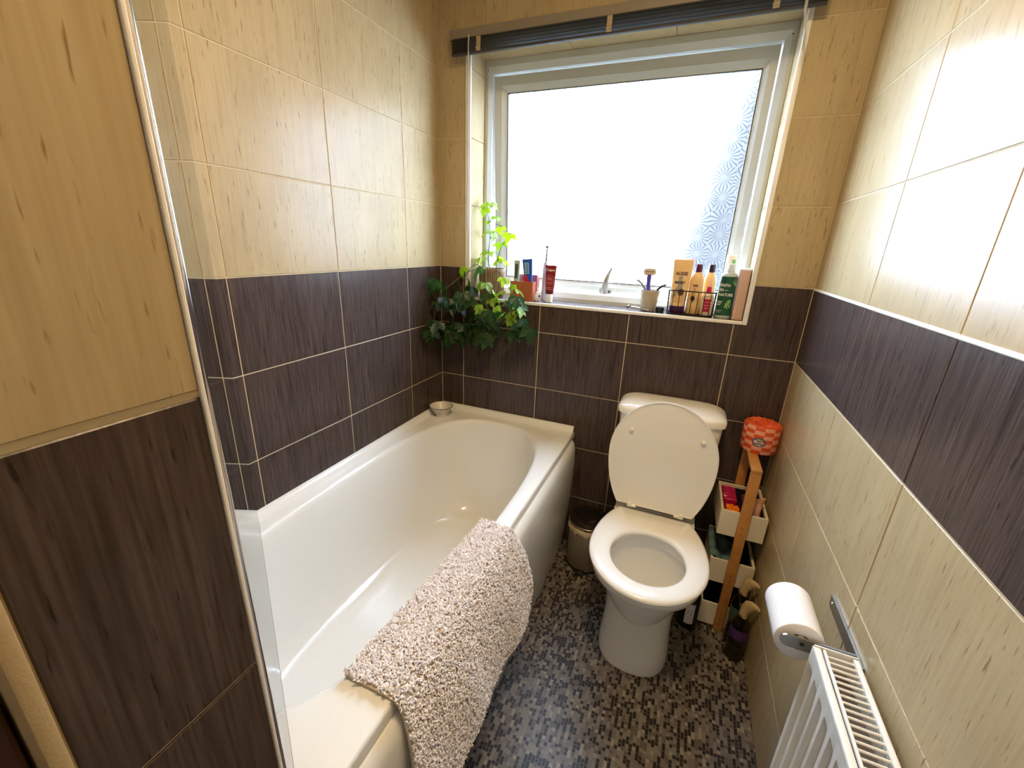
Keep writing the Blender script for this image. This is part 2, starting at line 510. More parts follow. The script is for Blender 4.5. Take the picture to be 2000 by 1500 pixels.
# back wall tiles (y = 0 plane): u = x, v = z
TX0, TX1, TZ0, TZ1 = 0.126, 1.252, 1.112, 2.062      # outer edge of the trim around the opening
xj = [0.0, 0.1159, 0.1159+TW, 0.1159+2*TW, 0.1159+3*TW, W]
for i in range(len(xj)-1):
    for k in range(len(zl)-1):
        x0, x1, z0, z1 = xj[i], xj[i+1], zl[k], zl[k+1]
        m = DARK if z0 < 1.2 else CREAM
        ox0, ox1, oz0, oz1 = max(x0, TX0), min(x1, TX1), max(z0, TZ0), min(z1, TZ1)
        if ox0 >= ox1 or oz0 >= oz1:
            tile(wb, rect(x0, x1, z0, z1), 'y', 0.0, 1, m); continue
        a, b, c, d = x0+G, x1-G, z0+G, z1-G
        ex0, ex1, ez0, ez1 = ox0 > x0+0.002, ox1 < x1-0.002, oz0 > z0+0.002, oz1 < z1-0.002
        if not ex0 and not ex1 and not ez0 and not ez1: continue
        if not ex0 and not ex1:
            poly = [(a, c), (b, c), (b, oz0), (a, oz0)] if ez0 else [(a, oz1), (b, oz1), (b, d), (a, d)]
        elif not ez0 and not ez1:
            poly = [(ox1, c), (b, c), (b, d), (ox1, d)] if ex1 else [(a, c), (ox0, c), (ox0, d), (a, d)]
        elif ex1 and ez0:
            poly = [(a, c), (b, c), (b, d), (ox1, d), (ox1, oz0), (a, oz0)]
        elif ex0 and ez0:
            poly = [(a, c), (b, c), (b, oz0), (ox0, oz0), (ox0, d), (a, d)]
        elif ex1 and ez1:
            poly = [(ox1, c), (b, c), (b, d), (a, d), (a, oz1), (ox1, oz1)]
        else:
            poly = [(a, c), (ox0, c), (ox0, oz1), (b, oz1), (b, d), (a, d)]
        us = [p[0] for p in poly]
        if max(us)-min(us) < 0.006: continue
        tile(wb, poly, 'y', 0.0, 1, m)
# right wall tiles (x = W plane)
yr = [0.0, -0.122, -0.4885, -0.8638, -1.2395, -1.615, -1.99, -2.366, YN]
zr = [0, 0.22, 0.479, 0.74, 1.0, 1.25, 1.5065, 1.763, 2.02, 2.277, ZC]
for i in range(len(yr)-1):
    for k in range(len(zr)-1):
        dk = abs(zr[k]-1.0) < 0.01
        y0, y1, z0, z1 = yr[i+1]+G*0.8, yr[i]-G*0.8, zr[k]+G, zr[k+1]-G
        if dk:
            z1 -= 0.004
            if i == 1: y0 -= G*0.7
            if i == 2: y1 += G*0.7
        tile(wr, [(y0, z0), (y1, z0), (y1, z1), (y0, z1)], 'x', W, 1, DARK if dk else CREAM)
struct('trim_1', MB().box((W-0.0015, YN, C1-0.0042), (W+0.004, -0.002, C1+0.0028), 0.001), WHITE_TRIM, label='thin white strip along the top of the dark band', cat='trim')
# stub wall end tiles (x = PX plane)
for z0, z1, m in ((0, 0.25, DARK), (0.25, 0.5, DARK), (0.5, 0.75, DARK), (0.75, 1.0, DARK), (1.0, 1.2480, DARK), (1.2515, 1.86, CREAM), (1.86, ZC, CREAM)):
    tile(wp, rect(PY0, PY1-0.0006, z0, z1, 0.0010), 'x', PX, -1, m)
# bath side of the stub wall (faces the window)
for i in range(2):
    for k in range(len(zl)-1):
        tile(wp, rect(i*TW, (i+1)*TW if i == 0 else PX, zl[k], zl[k+1]), 'y', PY1, -1, DARK if zl[k] < 1.2 else CREAM)
struct('trim_2', MB().box((PX-0.006, PY1-0.0012, 0), (PX+0.0018, PY1+0.0018, ZC), 0.0008), WHITE_TRIM, label='white tile edging on the corner of the stub wall', cat='trim')
# door frame and door in the shadow beyond the stub wall
fr = MB()
for z0, z1 in ((0, 2.08),):
    fr.box((PX-0.045, PY0-0.0095, z0), (PX+0.0025, PY0-0.0004, z1), 0.002)
struct('trim_3', fr, FRAMEWOOD, smooth=True, label='cream painted door frame moulding beside the dark tiles', cat='trim')
dl = (0.70, PY0-0.012, 0)
dm = MB().box((PX-0.055, PY0-0.82, 0.005), (PX-0.016, PY0-0.0115, 2.06), 0.003)
for z0, z1 in ((0.15, 0.95), (1.1, 1.9)):
    for y0, y1 in ((-0.76, -0.46), (-0.38, -0.12)):
        dm.box((PX-0.018, PY0+y0, z0), (PX-0.010, PY0+y1, z1), 0.004)
struct('door_1', dm, BROWNDOOR, loc=dl, label='dark brown wooden door beyond the door frame', cat='door')
struct('wall_side', MB().box((0.55, YN, 0), (PX-0.08, PY0-0.001, ZC)), PLASTER, label='plain painted wall beside the door', cat='wall')

# ---- window reveal
rv = struct('trim_4', MB().box((TX0, -0.0035, TZ0), (OX0, YF*0.08, TZ1), 0.002).box((OX1, -0.0035, TZ0), (TX1, YF*0.08, TZ1), 0.002)
            .box((OX0, -0.0035, TZ0), (OX1, YF*0.08, OZ0), 0.002), WHITE_TRIM, smooth=True, label='white plastic edging around the window opening', cat='trim')
for k, (z0, z1) in enumerate(((OZ0, 1.25), (1.25, 1.5), (1.5, 1.75), (1.75, 1.985), (1.985, OZ1))):
    tile(wb, [(0.011, z0+G/2), (YF+0.02, z0+G/2), (YF+0.02, z1-G/2), (0.011, z1-G/2)], 'x', OX0, -1, CREAM)
    tile(wb, [(0.011, z0+G/2), (YF+0.02, z0+G/2), (YF+0.02, z1-G/2), (0.011, z1-G/2)], 'x', OX1, 1, CREAM)
for x0, x1 in ((OX0, 0.51), (0.51, 0.875), (0.875, OX1)):
    tile(wb, [(x0+G/2, 0.002), (x1-G/2, 0.002), (x1-G/2, YF+0.02), (x0+G/2, YF+0.02)], 'z', OZ1, 1, CREAM)
    tile(wb, [(x0+G/2, 0.011), (x1-G/2, 0.011), (x1-G/2, YF+0.02), (x0+G/2, YF+0.02)], 'z', OZ0, -1, DARK)

# ---- window
win = link('window_1', None, None, None, (0.6925, YF, OZ0))
win['kind'] = 'structure'; win['label'] = 'white top-hung window with patterned glass, slightly open'; win['category'] = 'window'
IX0, IX1, IZ0, IZ1 = 0.176, 1.203, 1.160, 2.003
def frame_ring(rects):
    """mitred frame: list of (x0,x1,z0,z1,y) rings"""
    R = []
    for x0, x1, z0, z1, y in rects:
        R.append([(x0, y, z0), (x1, y, z0), (x1, y, z1), (x0, y, z1)])
    R.append(R[0])
    return MB().rings(R, True, False, False)
def off(d, y, base):
    return (base[0]+d, base[1]-d, base[2]+d, base[3]-d, y)
OUT = (OX0+0.0008, OX1-0.0008, OZ0+0.0008, OZ1-0.0008)
INN = (IX0, IX1, IZ0, IZ1)
part('window_frame', frame_ring([off(0, YF, OUT), (OUT[0]+0.014, OUT[1]-0.014, OUT[2]+0.014, OUT[3]-0.022, YF), off(0, YF+0.012, INN), off(0, YF+0.062, INN), off(0, YF+0.062, OUT)]), UPVC, win, smooth=False)
for x in (OX0+0.013, 1.222):
    part('screw_hole', MB().lathe((0, 0, 0), [(0.0022, 0), (0.0022, 0.001)], 10).xf(Matrix.Translation((x, YF-0.0002, 2.012)) @ Matrix.Rotation(PI/2, 4, 'X')), BLACKP, win)
SO = (IX0+0.004, IX1-0.004, IZ0+0.004, IZ1-0.005)
GI = (0.232, 1.158, 1.206, 1.940)
ys = YF+0.022
ROT = Matrix.Translation((0, ys+0.02, IZ1)) @ Matrix.Rotation(math.radians(3.6), 4, 'X') @ Matrix.Translation((0, -ys-0.02, -IZ1))
mid = tuple((a*0.42+b*0.58) for a, b in zip(SO, GI))
sash_mb = frame_ring([(*SO, ys), (*mid, ys), (*GI, ys+0.014), (*GI, ys+0.045), (*SO, ys+0.045)]).xf(ROT)
sash = part('sash', sash_mb, UPVC, win, smooth=False)
part('seal', frame_ring([(GI[0], GI[1], GI[2], GI[3], ys+0.0125), off(0.003, ys+0.0125, GI), off(0.003, ys+0.02, GI), (GI[0], GI[1], GI[2], GI[3], ys+0.02)]).xf(ROT), BLACKP, sash, smooth=False)
part('pane', MB().box((GI[0]-0.004, ys+0.021, GI[2]-0.004), (GI[1]+0.004, ys+0.025, GI[3]+0.004)).xf(ROT), PANE, sash, smooth=False)
hx, hz = 0.705, 1.172
hb = MB()
hb.box((hx-0.022, ys-0.006, hz-0.012), (hx+0.030, ys, hz+0.012), 0.003)
R = []
for i in range(13):
    t = i/12
    x = hx+0.004 + 0.022*t*t; z = hz+0.005 + 0.098*t; y = ys-0.016-0.018*math.sin(PI*t*0.9)
    wv, dv = 0.011*(1-t)**0.8+0.0050, 0.006*(1-t)+0.004
    R.append([(x+wv*math.cos(2*PI*j/12), y+dv*math.sin(2*PI*j/12), z+0.25*wv*math.cos(2*PI*j/12)) for j in range(12)])
hb.rings(R)
hb.lathe((hx+0.004, 0, 0), [(0.011, 0), (0.011, 0.018), (0.008, 0.021)], 16).v
n_l = 16*3
for q in range(len(hb.v)-n_l, len(hb.v)):
    x, y, z = hb.v[q]; hb.v[q] = (x, ys-z, hz+y)
handle = part('handle', hb.xf(ROT), pmat('grey_white_handle', lin(168, 162, 154), 0.35), sash, label='white curved window handle pointing up')
part('screw_cap', MB().lathe((0, 0, 0), [(0.0045, 0), (0.0045, 0.0012)], 12).xf(ROT @ Matrix.Translation((hx+0.021, ys-0.0058, hz)) @ Matrix.Rotation(PI/2, 4, 'X')), BLACKP, sash)

# ---- ceiling lamp (above the frame)
lamp = thing('ceiling_lamp', 'round white dome lamp on the ceiling', 'lamp', (0.98, -1.15, ZC))
part('base_plate', MB().lathe((0.98, -1.15, ZC), [(0.13, 0), (0.13, -0.02)], 40), RADW, lamp)
em = bpy.data.materials.new('warm_lamp_glow'); em.use_nodes = True
em.node_tree.nodes['Principled BSDF'].inputs['Emission Color'].default_value = (*LAMP_COLOR, 1)
em.node_tree.nodes['Principled BSDF'].inputs['Emission Strength'].default_value = 4.0
part('dome', MB().lathe((0.98, -1.15, ZC), [(0.125, -0.02), (0.12, -0.04), (0.1, -0.06), (0.06, -0.075), (0.01, -0.08)], 40), em, lamp)
ll = bpy.data.lights.new('lamp_bulb', 'AREA'); ll.shape = 'DISK'; ll.size = 0.22; ll.energy = LAMP_POWER; ll.color = LAMP_COLOR
lo = bpy.data.objects.new('lamp_bulb', ll); COL.objects.link(lo); lo.parent = lamp; lo.location = (0, 0, -0.085)

# ------------------------------------------------------------------ bath
bath = thing('bathtub', 'white acrylic bath with rounded inner well along the left wall', 'bathtub', (0.34, -0.75, 0))
BX1, BYN, ZD = 0.676, PY1+0.001, 0.58
A_, B_, CX, CY = 0.280, 0.6625, 0.343, -0.7375
NR = 120
def bath_angles():
    an = [2*PI*i/NR for i in range(NR)]
    for x, y in ((0.003, -0.003), (BX1, -0.003), (BX1, BYN), (0.003, BYN)):
        a = math.atan2((y-CY)/B_, (x-CX)/A_) % (2*PI)
        k = min(range(NR), key=lambda i: min(abs(an[i]-a), 2*PI-abs(an[i]-a)))
        an[k] = a
    return an
AN = bath_angles()
def well(sc_a, sc_b, z, n, dy=0.0):
    R = []
    for a in AN:
        c, s_ = math.cos(a), math.sin(a)
        r = (abs(c)**n+abs(s_)**n)**(-1.0/n)
        R.append((CX+A_*sc_a*r*c, CY+dy+B_*sc_b*r*s_, z))
    return R
def brect(ins, z):
    R = []
    x0, x1, y0, y1 = 0.003, BX1-ins, BYN, -0.003
    for a in AN:
        dx, dy = A_*math.cos(a), B_*math.sin(a)
        t = 1e9
        if dx > 1e-9: t = min(t, (x1-CX)/dx)
        if dx < -1e-9: t = min(t, (x0-CX)/dx)
        if dy > 1e-9: t = min(t, (y1-CY)/dy)
        if dy < -1e-9: t = min(t, (y0-CY)/dy)
        R.append((CX+dx*t, CY+dy*t, z))
    return R
tub = MB()
tub.rings([brect(0.022, 0.548), brect(0.0, 0.552), brect(0.0, 0.572), brect(0.002, 0.5775), brect(0.006, ZD), well(1.05, 1.02, ZD, 3.0), well(1.015, 1.006, 0.5785, 3.0), well(0.995, 0.997, 0.573, 3.0), well(0.98, 0.99, 0.560, 3.0),
           well(0.955, 0.975, 0.50, 3.0), well(0.925, 0.95, 0.40, 2.9, -0.008), well(0.895, 0.915, 0.28, 2.9, -0.02), well(0.86, 0.885, 0.215, 2.8, -0.03), well(0.80, 0.85, 0.178, 2.7, -0.035), well(0.70, 0.78, 0.164, 2.6, -0.035), well(0.4, 0.45, 0.158, 2.4, -0.035)], True, False, True)
part('tub', tub, ACRYLIC, bath, angle=50)
def strip_prof(axis, a0, a1, sign):
    """raised tiling lip against the wall"""
    pr = [(0.0012, ZD-0.012), (0.026, ZD-0.004), (0.024, ZD+0.003), (0.019, ZD+0.012), (0.016, ZD+0.019), (0.012, ZD+0.0215), (0.0012, ZD+0.0225)]
    if axis == 'y':
        return MB().prism(pr, 'y', a0, a1)
    return MB().prism([(-u, v) for u, v in pr], 'x', a0, a1)
part('tiling_lip', strip_prof('y', BYN, -0.0012, 1), ACRYLIC, bath)
part('tiling_lip', strip_prof('x', 0.012, BX1-0.004, 1), ACRYLIC, bath)
pp = [(0.655, 0.0), (0.672, 0.002), (0.684, 0.10), (0.694, 0.25), (0.699, 0.38), (0.700, 0.45), (0.697, 0.51), (0.690, 0.538), (0.680, 0.5475), (0.655, 0.5475)]
R = []
for y, ins in ((BYN, 0.0), (-0.10, 0.0), (-0.06, 0.001), (-0.035, 0.004), (-0.02, 0.010), (-0.012, 0.02)):
    R.append([(max(0.655, x-ins), y, z) for x, z in pp])
part('bath_panel', MB().rings(R), ACRYLIC, bath)

# ---- shower screen swung in over the bath
HX, HY = 0.738, -1.5044
GX, GY = 0.006, -1.0125
scr = thing('shower_screen', 'clear glass shower screen swung inwards over the bath', 'shower screen', (HX, HY, ZD))
d = Vector((GX-HX, GY-HY, 0)).normalized(); nrm = Vector((-d.y, d.x, 0))
def obox(p0, p1, half, z0, z1, bev=0):
    p0, p1 = Vector((*p0, 0)), Vector((*p1, 0))
    dd = (p1-p0).normalized(); nn = Vector((-dd.y, dd.x, 0))
    L_ = (p1-p0).length
    M = Matrix(((dd.x, nn.x, 0, p0.x), (dd.y, nn.y, 0, p0.y), (0, 0, 1, 0), (0, 0, 0, 1)))
    return MB().box((0, -half, z0), (L_, half, z1), bev).xf(M)
part('glass_panel', obox((HX+d.x*0.012, HY+d.y*0.012), (GX, GY), 0.003, ZD+0.0245, 2.02), GLASS, scr, smooth=False)
part('hinge_profile', MB().lathe((HX, HY, 0), [(0.004, ZD+0.004), (0.004, 2.03)], 20), CHROME, scr)
part('wall_channel', MB().box((HX-0.012, PY1+0.0005, ZD+0.004), (HX+0.0035, HY-0.0032, 2.03), 0.001), CHROME, scr)
part('seal_strip', obox((HX+d.x*0.012, HY+d.y*0.012), (GX-d.x*0.05, GY-d.y*0.05), 0.0032, ZD+0.0045, ZD+0.0243), CLEARP, scr, smooth=False)

# ---- bath mat draped over the rim
mat_o = thing('bath_mat', 'fluffy pale grey bath mat draped over the edge of the bath', 'bath mat', (0.70, -1.0, 0.58))
path = [(0.568, 0.5825), (0.60, 0.5815), (0.64, 0.5815), (0.668, 0.5815), (0.681, 0.578), (0.690, 0.566), (0.697, 0.545), (0.704, 0.51), (0.710, 0.46), (0.714, 0.40), (0.716, 0.34), (0.717, 0.28), (0.717, 0.232)]
def resample(p, n):
    L_ = [0]
    for i in range(len(p)-1): L_.append(L_[-1]+math.dist(p[i], p[i+1]))
    out = []
    for k in range(n):
        s_ = L_[-1]*k/(n-1); i = 0
        while i < len(p)-2 and L_[i+1] < s_: i += 1
        t = (s_-L_[i])/(L_[i+1]-L_[i])
        out.append((p[i][0]+(p[i+1][0]-p[i][0])*t, p[i][1]+(p[i+1][1]-p[i][1])*t))
    return out
NS, NT = 60, 70
pth = resample(path, NS)
def mat_pt(s_, t, lift):
    """s_ 0..1 across the rim, t 0..1 from far to near"""
    f = s_*(NS-1); i = min(int(f), NS-2); u = f-i
    x = pth[i][0]*(1-u)+pth[i+1][0]*u; z = pth[i][1]*(1-u)+pth[i+1][1]*u
    dx, dz = pth[i+1][0]-pth[i][0], pth[i+1][1]-pth[i][1]
    l_ = math.hypot(dx, dz); nx, nz = -dz/l_, dx/l_
    drop = max(0.0, (s_-0.28)/0.72)
    yf = -0.752 + 0.075*min(1.0, drop*1.6) - 0.02*max(0, drop-0.75)*4
    yn = -1.268 - 0.012*drop
    y = yf+(yn-yf)*t
    wav = drop*(0.008*math.sin(t*9+1.2)+0.005*math.sin(t*17+s_*5)+0.006)
    z += drop*drop*0.012*(1-t)**2
    x += max(0, wav)
    if s_ < 0.3: x += 0.028*(1-t)*(1-s_/0.3)
    return Vector((x+nx*lift, y, z+nz*lift))
NA, NB_ = 46, 60
top = [[mat_pt(i/(NA-1), j/(NB_-1), 0.007) for j in range(NB_)] for i in range(NA)]
bot = [[mat_pt(i/(NA-1), j/(NB_-1), 0.0005) for j in range(NB_)] for i in range(NA)]
mb = MB()
vs = [p for r in top for p in r]+[p for r in bot for p in r]
nn_ = NA*NB_; fs = []
for i in range(NA-1):
    for j in range(NB_-1):
        a = i*NB_+j
        fs.append((a, a+1, a+NB_+1, a+NB_)); fs.append((nn_+a, nn_+a+NB_, nn_+a+NB_+1, nn_+a+1))
for i in range(NA-1):
    for j in (0, NB_-1):
        a, b = i*NB_+j, (i+1)*NB_+j; fs.append((a, b, nn_+b, nn_+a))
for j in range(NB_-1):
    for i in (0, NA-1):
        a, b = i*NB_+j, i*NB_+j+1; fs.append((a, b, nn_+b, nn_+a))
mb.add(vs, fs)
MATBASE = pmat('mat_backing', lin(206, 190, 172), 0.95)
PILE = pmat('mat_pile', lin(252, 247, 250), 0.9, vary=0.14, vscale=60)
part('backing', mb, MATBASE, mat_o)
# pile: curled tufts
pl = MB()
rnd = random.Random(11)
for k in range(24000):
    s_, t = rnd.random(), rnd.random()
    p = mat_pt(s_*0.995, t, 0.006); p2 = mat_pt(min(1, s_*0.995), t, 0.012)
    nv = (p2-p).normalized()
    tv = Vector((rnd.uniform(-1, 1), rnd.uniform(-1, 1), rnd.uniform(-1, 1)))
    tv = (tv-nv*tv.dot(nv)).normalized()
    sv = nv.cross(tv)
    h = rnd.uniform(0.006, 0.012); w = rnd.uniform(0.0016, 0.0027); ln = rnd.uniform(0.004, 0.011)
    a0, a1 = p-sv*w, p+sv*w
    m0, m1 = p+nv*h*0.8+tv*ln*0.45-sv*w, p+nv*h*0.8+tv*ln*0.45+sv*w
    e0 = p+nv*h*0.85+tv*ln
    pl.add([a0, a1, m1, m0, e0, p+nv*h+tv*ln*0.4], [(0, 1, 2, 3), (3, 2, 4), (0, 5, 3), (1, 2, 5), (3, 5, 4), (2, 4, 5)])
me = bpy.data.meshes.new('pile'); o_ = wloc(mat_o)
me.from_pydata([tuple(Vector(p)-o_) for p in pl.v], [], pl.f)
po_ = link('pile', me, PILE, mat_o); po_['kind'] = 'stuff'; po_['label'] = 'short curly pale grey pile'

# ---- little bowl on the bath corner
bo = thing('bowl', 'small white china bowl with a dark sprig pattern on the bath corner', 'bowl', (0.0640, -0.118, ZD))
BLUE = pmat('dark_glaze', lin(60, 66, 84), 0.3)
CHINA = pmat('white_china', lin(226, 220, 208), 0.2)
part('body', MB().lathe((0.0640, -0.118, ZD), [(0.022, 0.0), (0.026, 0.0), (0.027, 0.005), (0.033, 0.013), (0.0425, 0.029), (0.0530, 0.046), (0.0542, 0.0485), (0.0526, 0.0485), (0.0410, 0.030), (0.031, 0.015), (0.019, 0.009), (0.002, 0.008)], 40), CHINA, bo)
part('rim_line', MB().lathe((0.0640, -0.118, ZD), [(0.0533, 0.0457), (0.0547, 0.0487), (0.0540, 0.0492), (0.0526, 0.0488)], 40, cap0=False, cap1=False), BLUE, bo)
sp_ = MB()
for k in range(26):
    a = k/26*2*PI + rnd.uniform(-0.05, 0.05); zz = rnd.uniform(0.018, 0.034)
    for m_ in range(3):
        aa = a+m_*0.05; z2 = zz+rnd.uniform(-0.004, 0.004); r2 = 0.0330+(z2-0.013)*0.60+0.0012; s2 = rnd.uniform(0.0012, 0.0026)
        c = Vector((0.0640+r2*math.cos(aa), -0.118+r2*math.sin(aa), ZD+z2)); tu = Vector((-math.sin(aa), math.cos(aa), 0))
        no = Vector((math.cos(aa), math.sin(aa), -0.5)).normalized(); tv = no.cross(tu)
        sp_.add([c+tu*s2*1.6, c+tv*s2*0.7, c-tu*s2*1.6, c-tv*s2*0.7], [(0, 1, 2, 3)])
part('sprig_pattern', sp_, BLUE, bo)

# ------------------------------------------------------------------ toilet
TXC = 1.053
wc = thing('toilet', 'white close-coupled toilet with its lid up', 'toilet', (TXC, -0.38, 0))
def egg(z, hw, yf, yb, yw, n=2.0, N_=64):
    return se_ring(TXC, yw, z, hw, abs(yf-yw), n, N_, b2=abs(yb-yw))
pan = MB()
outer = [egg(0.0, 0.120, -0.562, -0.10, -0.42, 2.5), egg(0.012, 0.121, -0.565, -0.10, -0.42, 2.5), egg(0.05, 0.118, -0.556, -0.10, -0.42, 2.4), egg(0.12, 0.113, -0.542, -0.10, -0.42, 2.3),
         egg(0.18, 0.112, -0.535, -0.10, -0.42, 2.45), egg(0.235, 0.119, -0.541, -0.10, -0.42, 2.4), egg(0.268, 0.128, -0.551, -0.12, -0.43, 2.3), egg(0.292, 0.137, -0.568, -0.13, -0.435, 2.2), egg(0.312, 0.147, -0.590, -0.15, -0.445, 2.1),
         egg(0.330, 0.158, -0.610, -0.17, -0.45, 2.0), egg(0.342, 0.162, -0.618, -0.18, -0.45, 2.0), egg(0.348, 0.170, -0.632, -0.19, -0.455, 2.0), egg(0.36, 0.175, -0.645, -0.20, -0.455, 2.0),
         egg(0.385, 0.178, -0.652, -0.20, -0.455, 2.0), egg(0.396, 0.176, -0.650, -0.20, -0.455, 2.0), egg(0.400, 0.170, -0.643, -0.205, -0.455, 2.0)]
inner = [egg(0.400, 0.135, -0.622, -0.33, -0.478, 2.0), egg(0.396, 0.128, -0.615, -0.338, -0.478, 2.0), egg(0.372, 0.127, -0.614, -0.339, -0.478, 2.0), egg(0.366, 0.131, -0.618, -0.334, -0.478, 2.0), egg(0.34, 0.134, -0.612, -0.33, -0.476, 2.0),
         egg(0.28, 0.118, -0.592, -0.335, -0.47, 2.0), egg(0.22, 0.094, -0.56, -0.345, -0.462, 2.0), egg(0.175, 0.07, -0.53, -0.36, -0.452, 2.0), egg(0.15, 0.055, -0.51, -0.37, -0.445, 2.0), egg(0.13, 0.03, -0.475, -0.40, -0.44, 2.0)]
pan.rings(outer+inner, True, True, True)
R = [[(TXC+hw*sx, y, z) for sx, y in ((-1, -0.30), (1, -0.30), (1, -0.02), (-1, -0.02))] for z, hw in ((0.0, 0.085), (0.2, 0.088), (0.30, 0.10), (0.35, 0.125), (0.395, 0.145))]
pan.rings([[(x, (y if y > -0.1 else -0.25), z) for x, y, z in r] for r in R])
part('pan', pan, CERAMIC, wc, angle=55)
WATER = glass_mat('water', (0.93, 0.93, 0.88, 1), 0.0, 1.33)
part('water', MB().rings([egg(0.178, 0.070, -0.531, -0.361, -0.452)]), WATER, wc)
def seat_out(a, grow=0.0, flat=None):
    c, s_ = math.cos(a), math.sin(a)
    x = (0.187+grow)*c
    y = -0.455 + ((0.300 if s_ > 0 else 0.217)+grow)*s_
    return x, y
def seat_ring(grow, z, ymax):
    R = []
    for j in range(96):
        a = 2*PI*j/96
        x, y = seat_out(a, grow)
        if y > ymax:      # straight back edge
            xm = (0.187+grow)*math.sqrt(max(0, 1-((ymax+0.455)/(0.300+grow))**2))
            x = max(-xm, min(xm, x*1.25)); y = ymax
        R.append((TXC+x, y, z))
    return R
def hole_ring(g, z):
    return [(TXC+0.002+(0.1165+g)*math.cos(2*PI*j/96), -0.482+(0.1235+g)*math.sin(2*PI*j/96), z) for j in range(96)]
seat_m = MB().rings([hole_ring(0.004, 0.4012), seat_ring(-0.006, 0.4012, -0.242), seat_ring(0.0, 0.406, -0.238), seat_ring(0.0005, 0.411, -0.238), seat_ring(-0.003, 0.4165, -0.240), seat_ring(-0.012, 0.4205, -0.244), hole_ring(0.022, 0.4212), hole_ring(0.006, 0.419), hole_ring(0.0, 0.413), hole_ring(0.0, 0.405), hole_ring(0.004, 0.4012)], True, False, False)
part('seat', seat_m, SEATP, wc, angle=60)
# lid leaning on the cistern
LEAN = math.atan2(0.036, 0.425)
def lid_ring(g, dpt):
    R = []
    for j in range(96):
        a = 2*PI*j/96; c, s_ = math.cos(a), math.sin(a)
        x = (0.188+g)*c
        v = 0.212 - ((0.300 if s_ > 0 else 0.210)+g)*s_
        if v < 0.004-g*0.3:
            v0 = 0.004-g*0.3
            xm = (0.188+g)*math.sqrt(max(0, 1-((0.212-v0)/(0.300+g))**2))
            x = max(-xm, min(xm, x*1.25)); v = v0
        y = -0.224 + v*math.sin(LEAN) - dpt*math.cos(LEAN)
        z = 0.426 + v*math.cos(LEAN) + dpt*math.sin(LEAN)
        R.append((TXC-0.006+x, y, z))
    return R
lid = part('lid', MB().rings([lid_ring(-0.05, -0.008), lid_ring(-0.012, -0.0075), lid_ring(-0.002, -0.004), lid_ring(0, 0.001), lid_ring(-0.001, 0.006), lid_ring(-0.005, 0.0062), lid_ring(-0.0055, 0.003), lid_ring(-0.05, 0.003)]), SEATP, wc, angle=35)
def lid_pt(x, v, dpt):
    return Vector((TXC-0.006+x, -0.224+v*math.sin(LEAN)-dpt*math.cos(LEAN), 0.426+v*math.cos(LEAN)+dpt*math.sin(LEAN)))
for bx in (-0.115, 0.127):
    b_ = MB().lathe((0, 0, 0), [(0.0075, 0.0), (0.008, 0.004), (0.0075, 0.009), (0.005, 0.0125), (0.001, 0.0135)], 16)
    part('bumper', b_.xf(Matrix.Translation(lid_pt(bx, 0.300, 0.0028)) @ Matrix.Rotation(PI/2-LEAN, 4, 'X')), SEATP, lid)
for hx_, sg in ((-0.092, 1), (0.092, -1)):
    h_ = MB().box((TXC+hx_-0.009, -0.236, 0.4215), (TXC+hx_+0.009, -0.220, 0.441), 0.003)
    h_.tube([(TXC+hx_-0.002, -0.231, 0.428), (TXC+hx_+sg*0.024, -0.231, 0.428)], 0.0055, 12)
    part('hinge', h_, SEATP, wc)
def rr_ring(x0, x1, y0, y1, z, n=7.0, bow=0.0):
    cx, cy, a, b = (x0+x1)/2, (y0+y1)/2, (x1-x0)/2, (y1-y0)/2
    R = []
    for j in range(80):
        t = 2*PI*j/80; c, s_ = math.cos(t), math.sin(t)
        x = a*math.copysign(abs(c)**(2/n), c); y = b*math.copysign(abs(s_)**(2/n), s_)
        if y < 0: y -= bow*(1-(x/a)**2)
        R.append((cx+x, cy+y, z))
    return R
part('cistern', MB().rings([rr_ring(0.905, 1.201, -0.140, -0.004, 0.397, 6, 0.006), rr_ring(0.895, 1.211, -0.150, -0.004, 0.42, 7, 0.010), rr_ring(0.880, 1.226, -0.156, -0.004, 0.60, 7, 0.012), rr_ring(0.872, 1.234, -0.158, -0.004, 0.766, 7, 0.012)]), CERAMIC, wc, angle=50)
part('cistern_lid', MB().rings([rr_ring(0.872, 1.234, -0.158, -0.004, 0.764, 7, 0.012), rr_ring(0.8645, 1.2415, -0.166, -0.003, 0.768, 7, 0.013), rr_ring(0.8635, 1.2425, -0.167, -0.003, 0.786, 7, 0.013), rr_ring(0.868, 1.238, -0.162, -0.004, 0.796, 6, 0.013), rr_ring(0.882, 1.224, -0.142, -0.006, 0.805, 5, 0.012), rr_ring(0.905, 1.20, -0.10, -0.012, 0.811, 4, 0.008), rr_ring(0.95, 1.15, -0.08, -0.03, 0.813, 3, 0.0)]), CERAMIC, wc, angle=50)

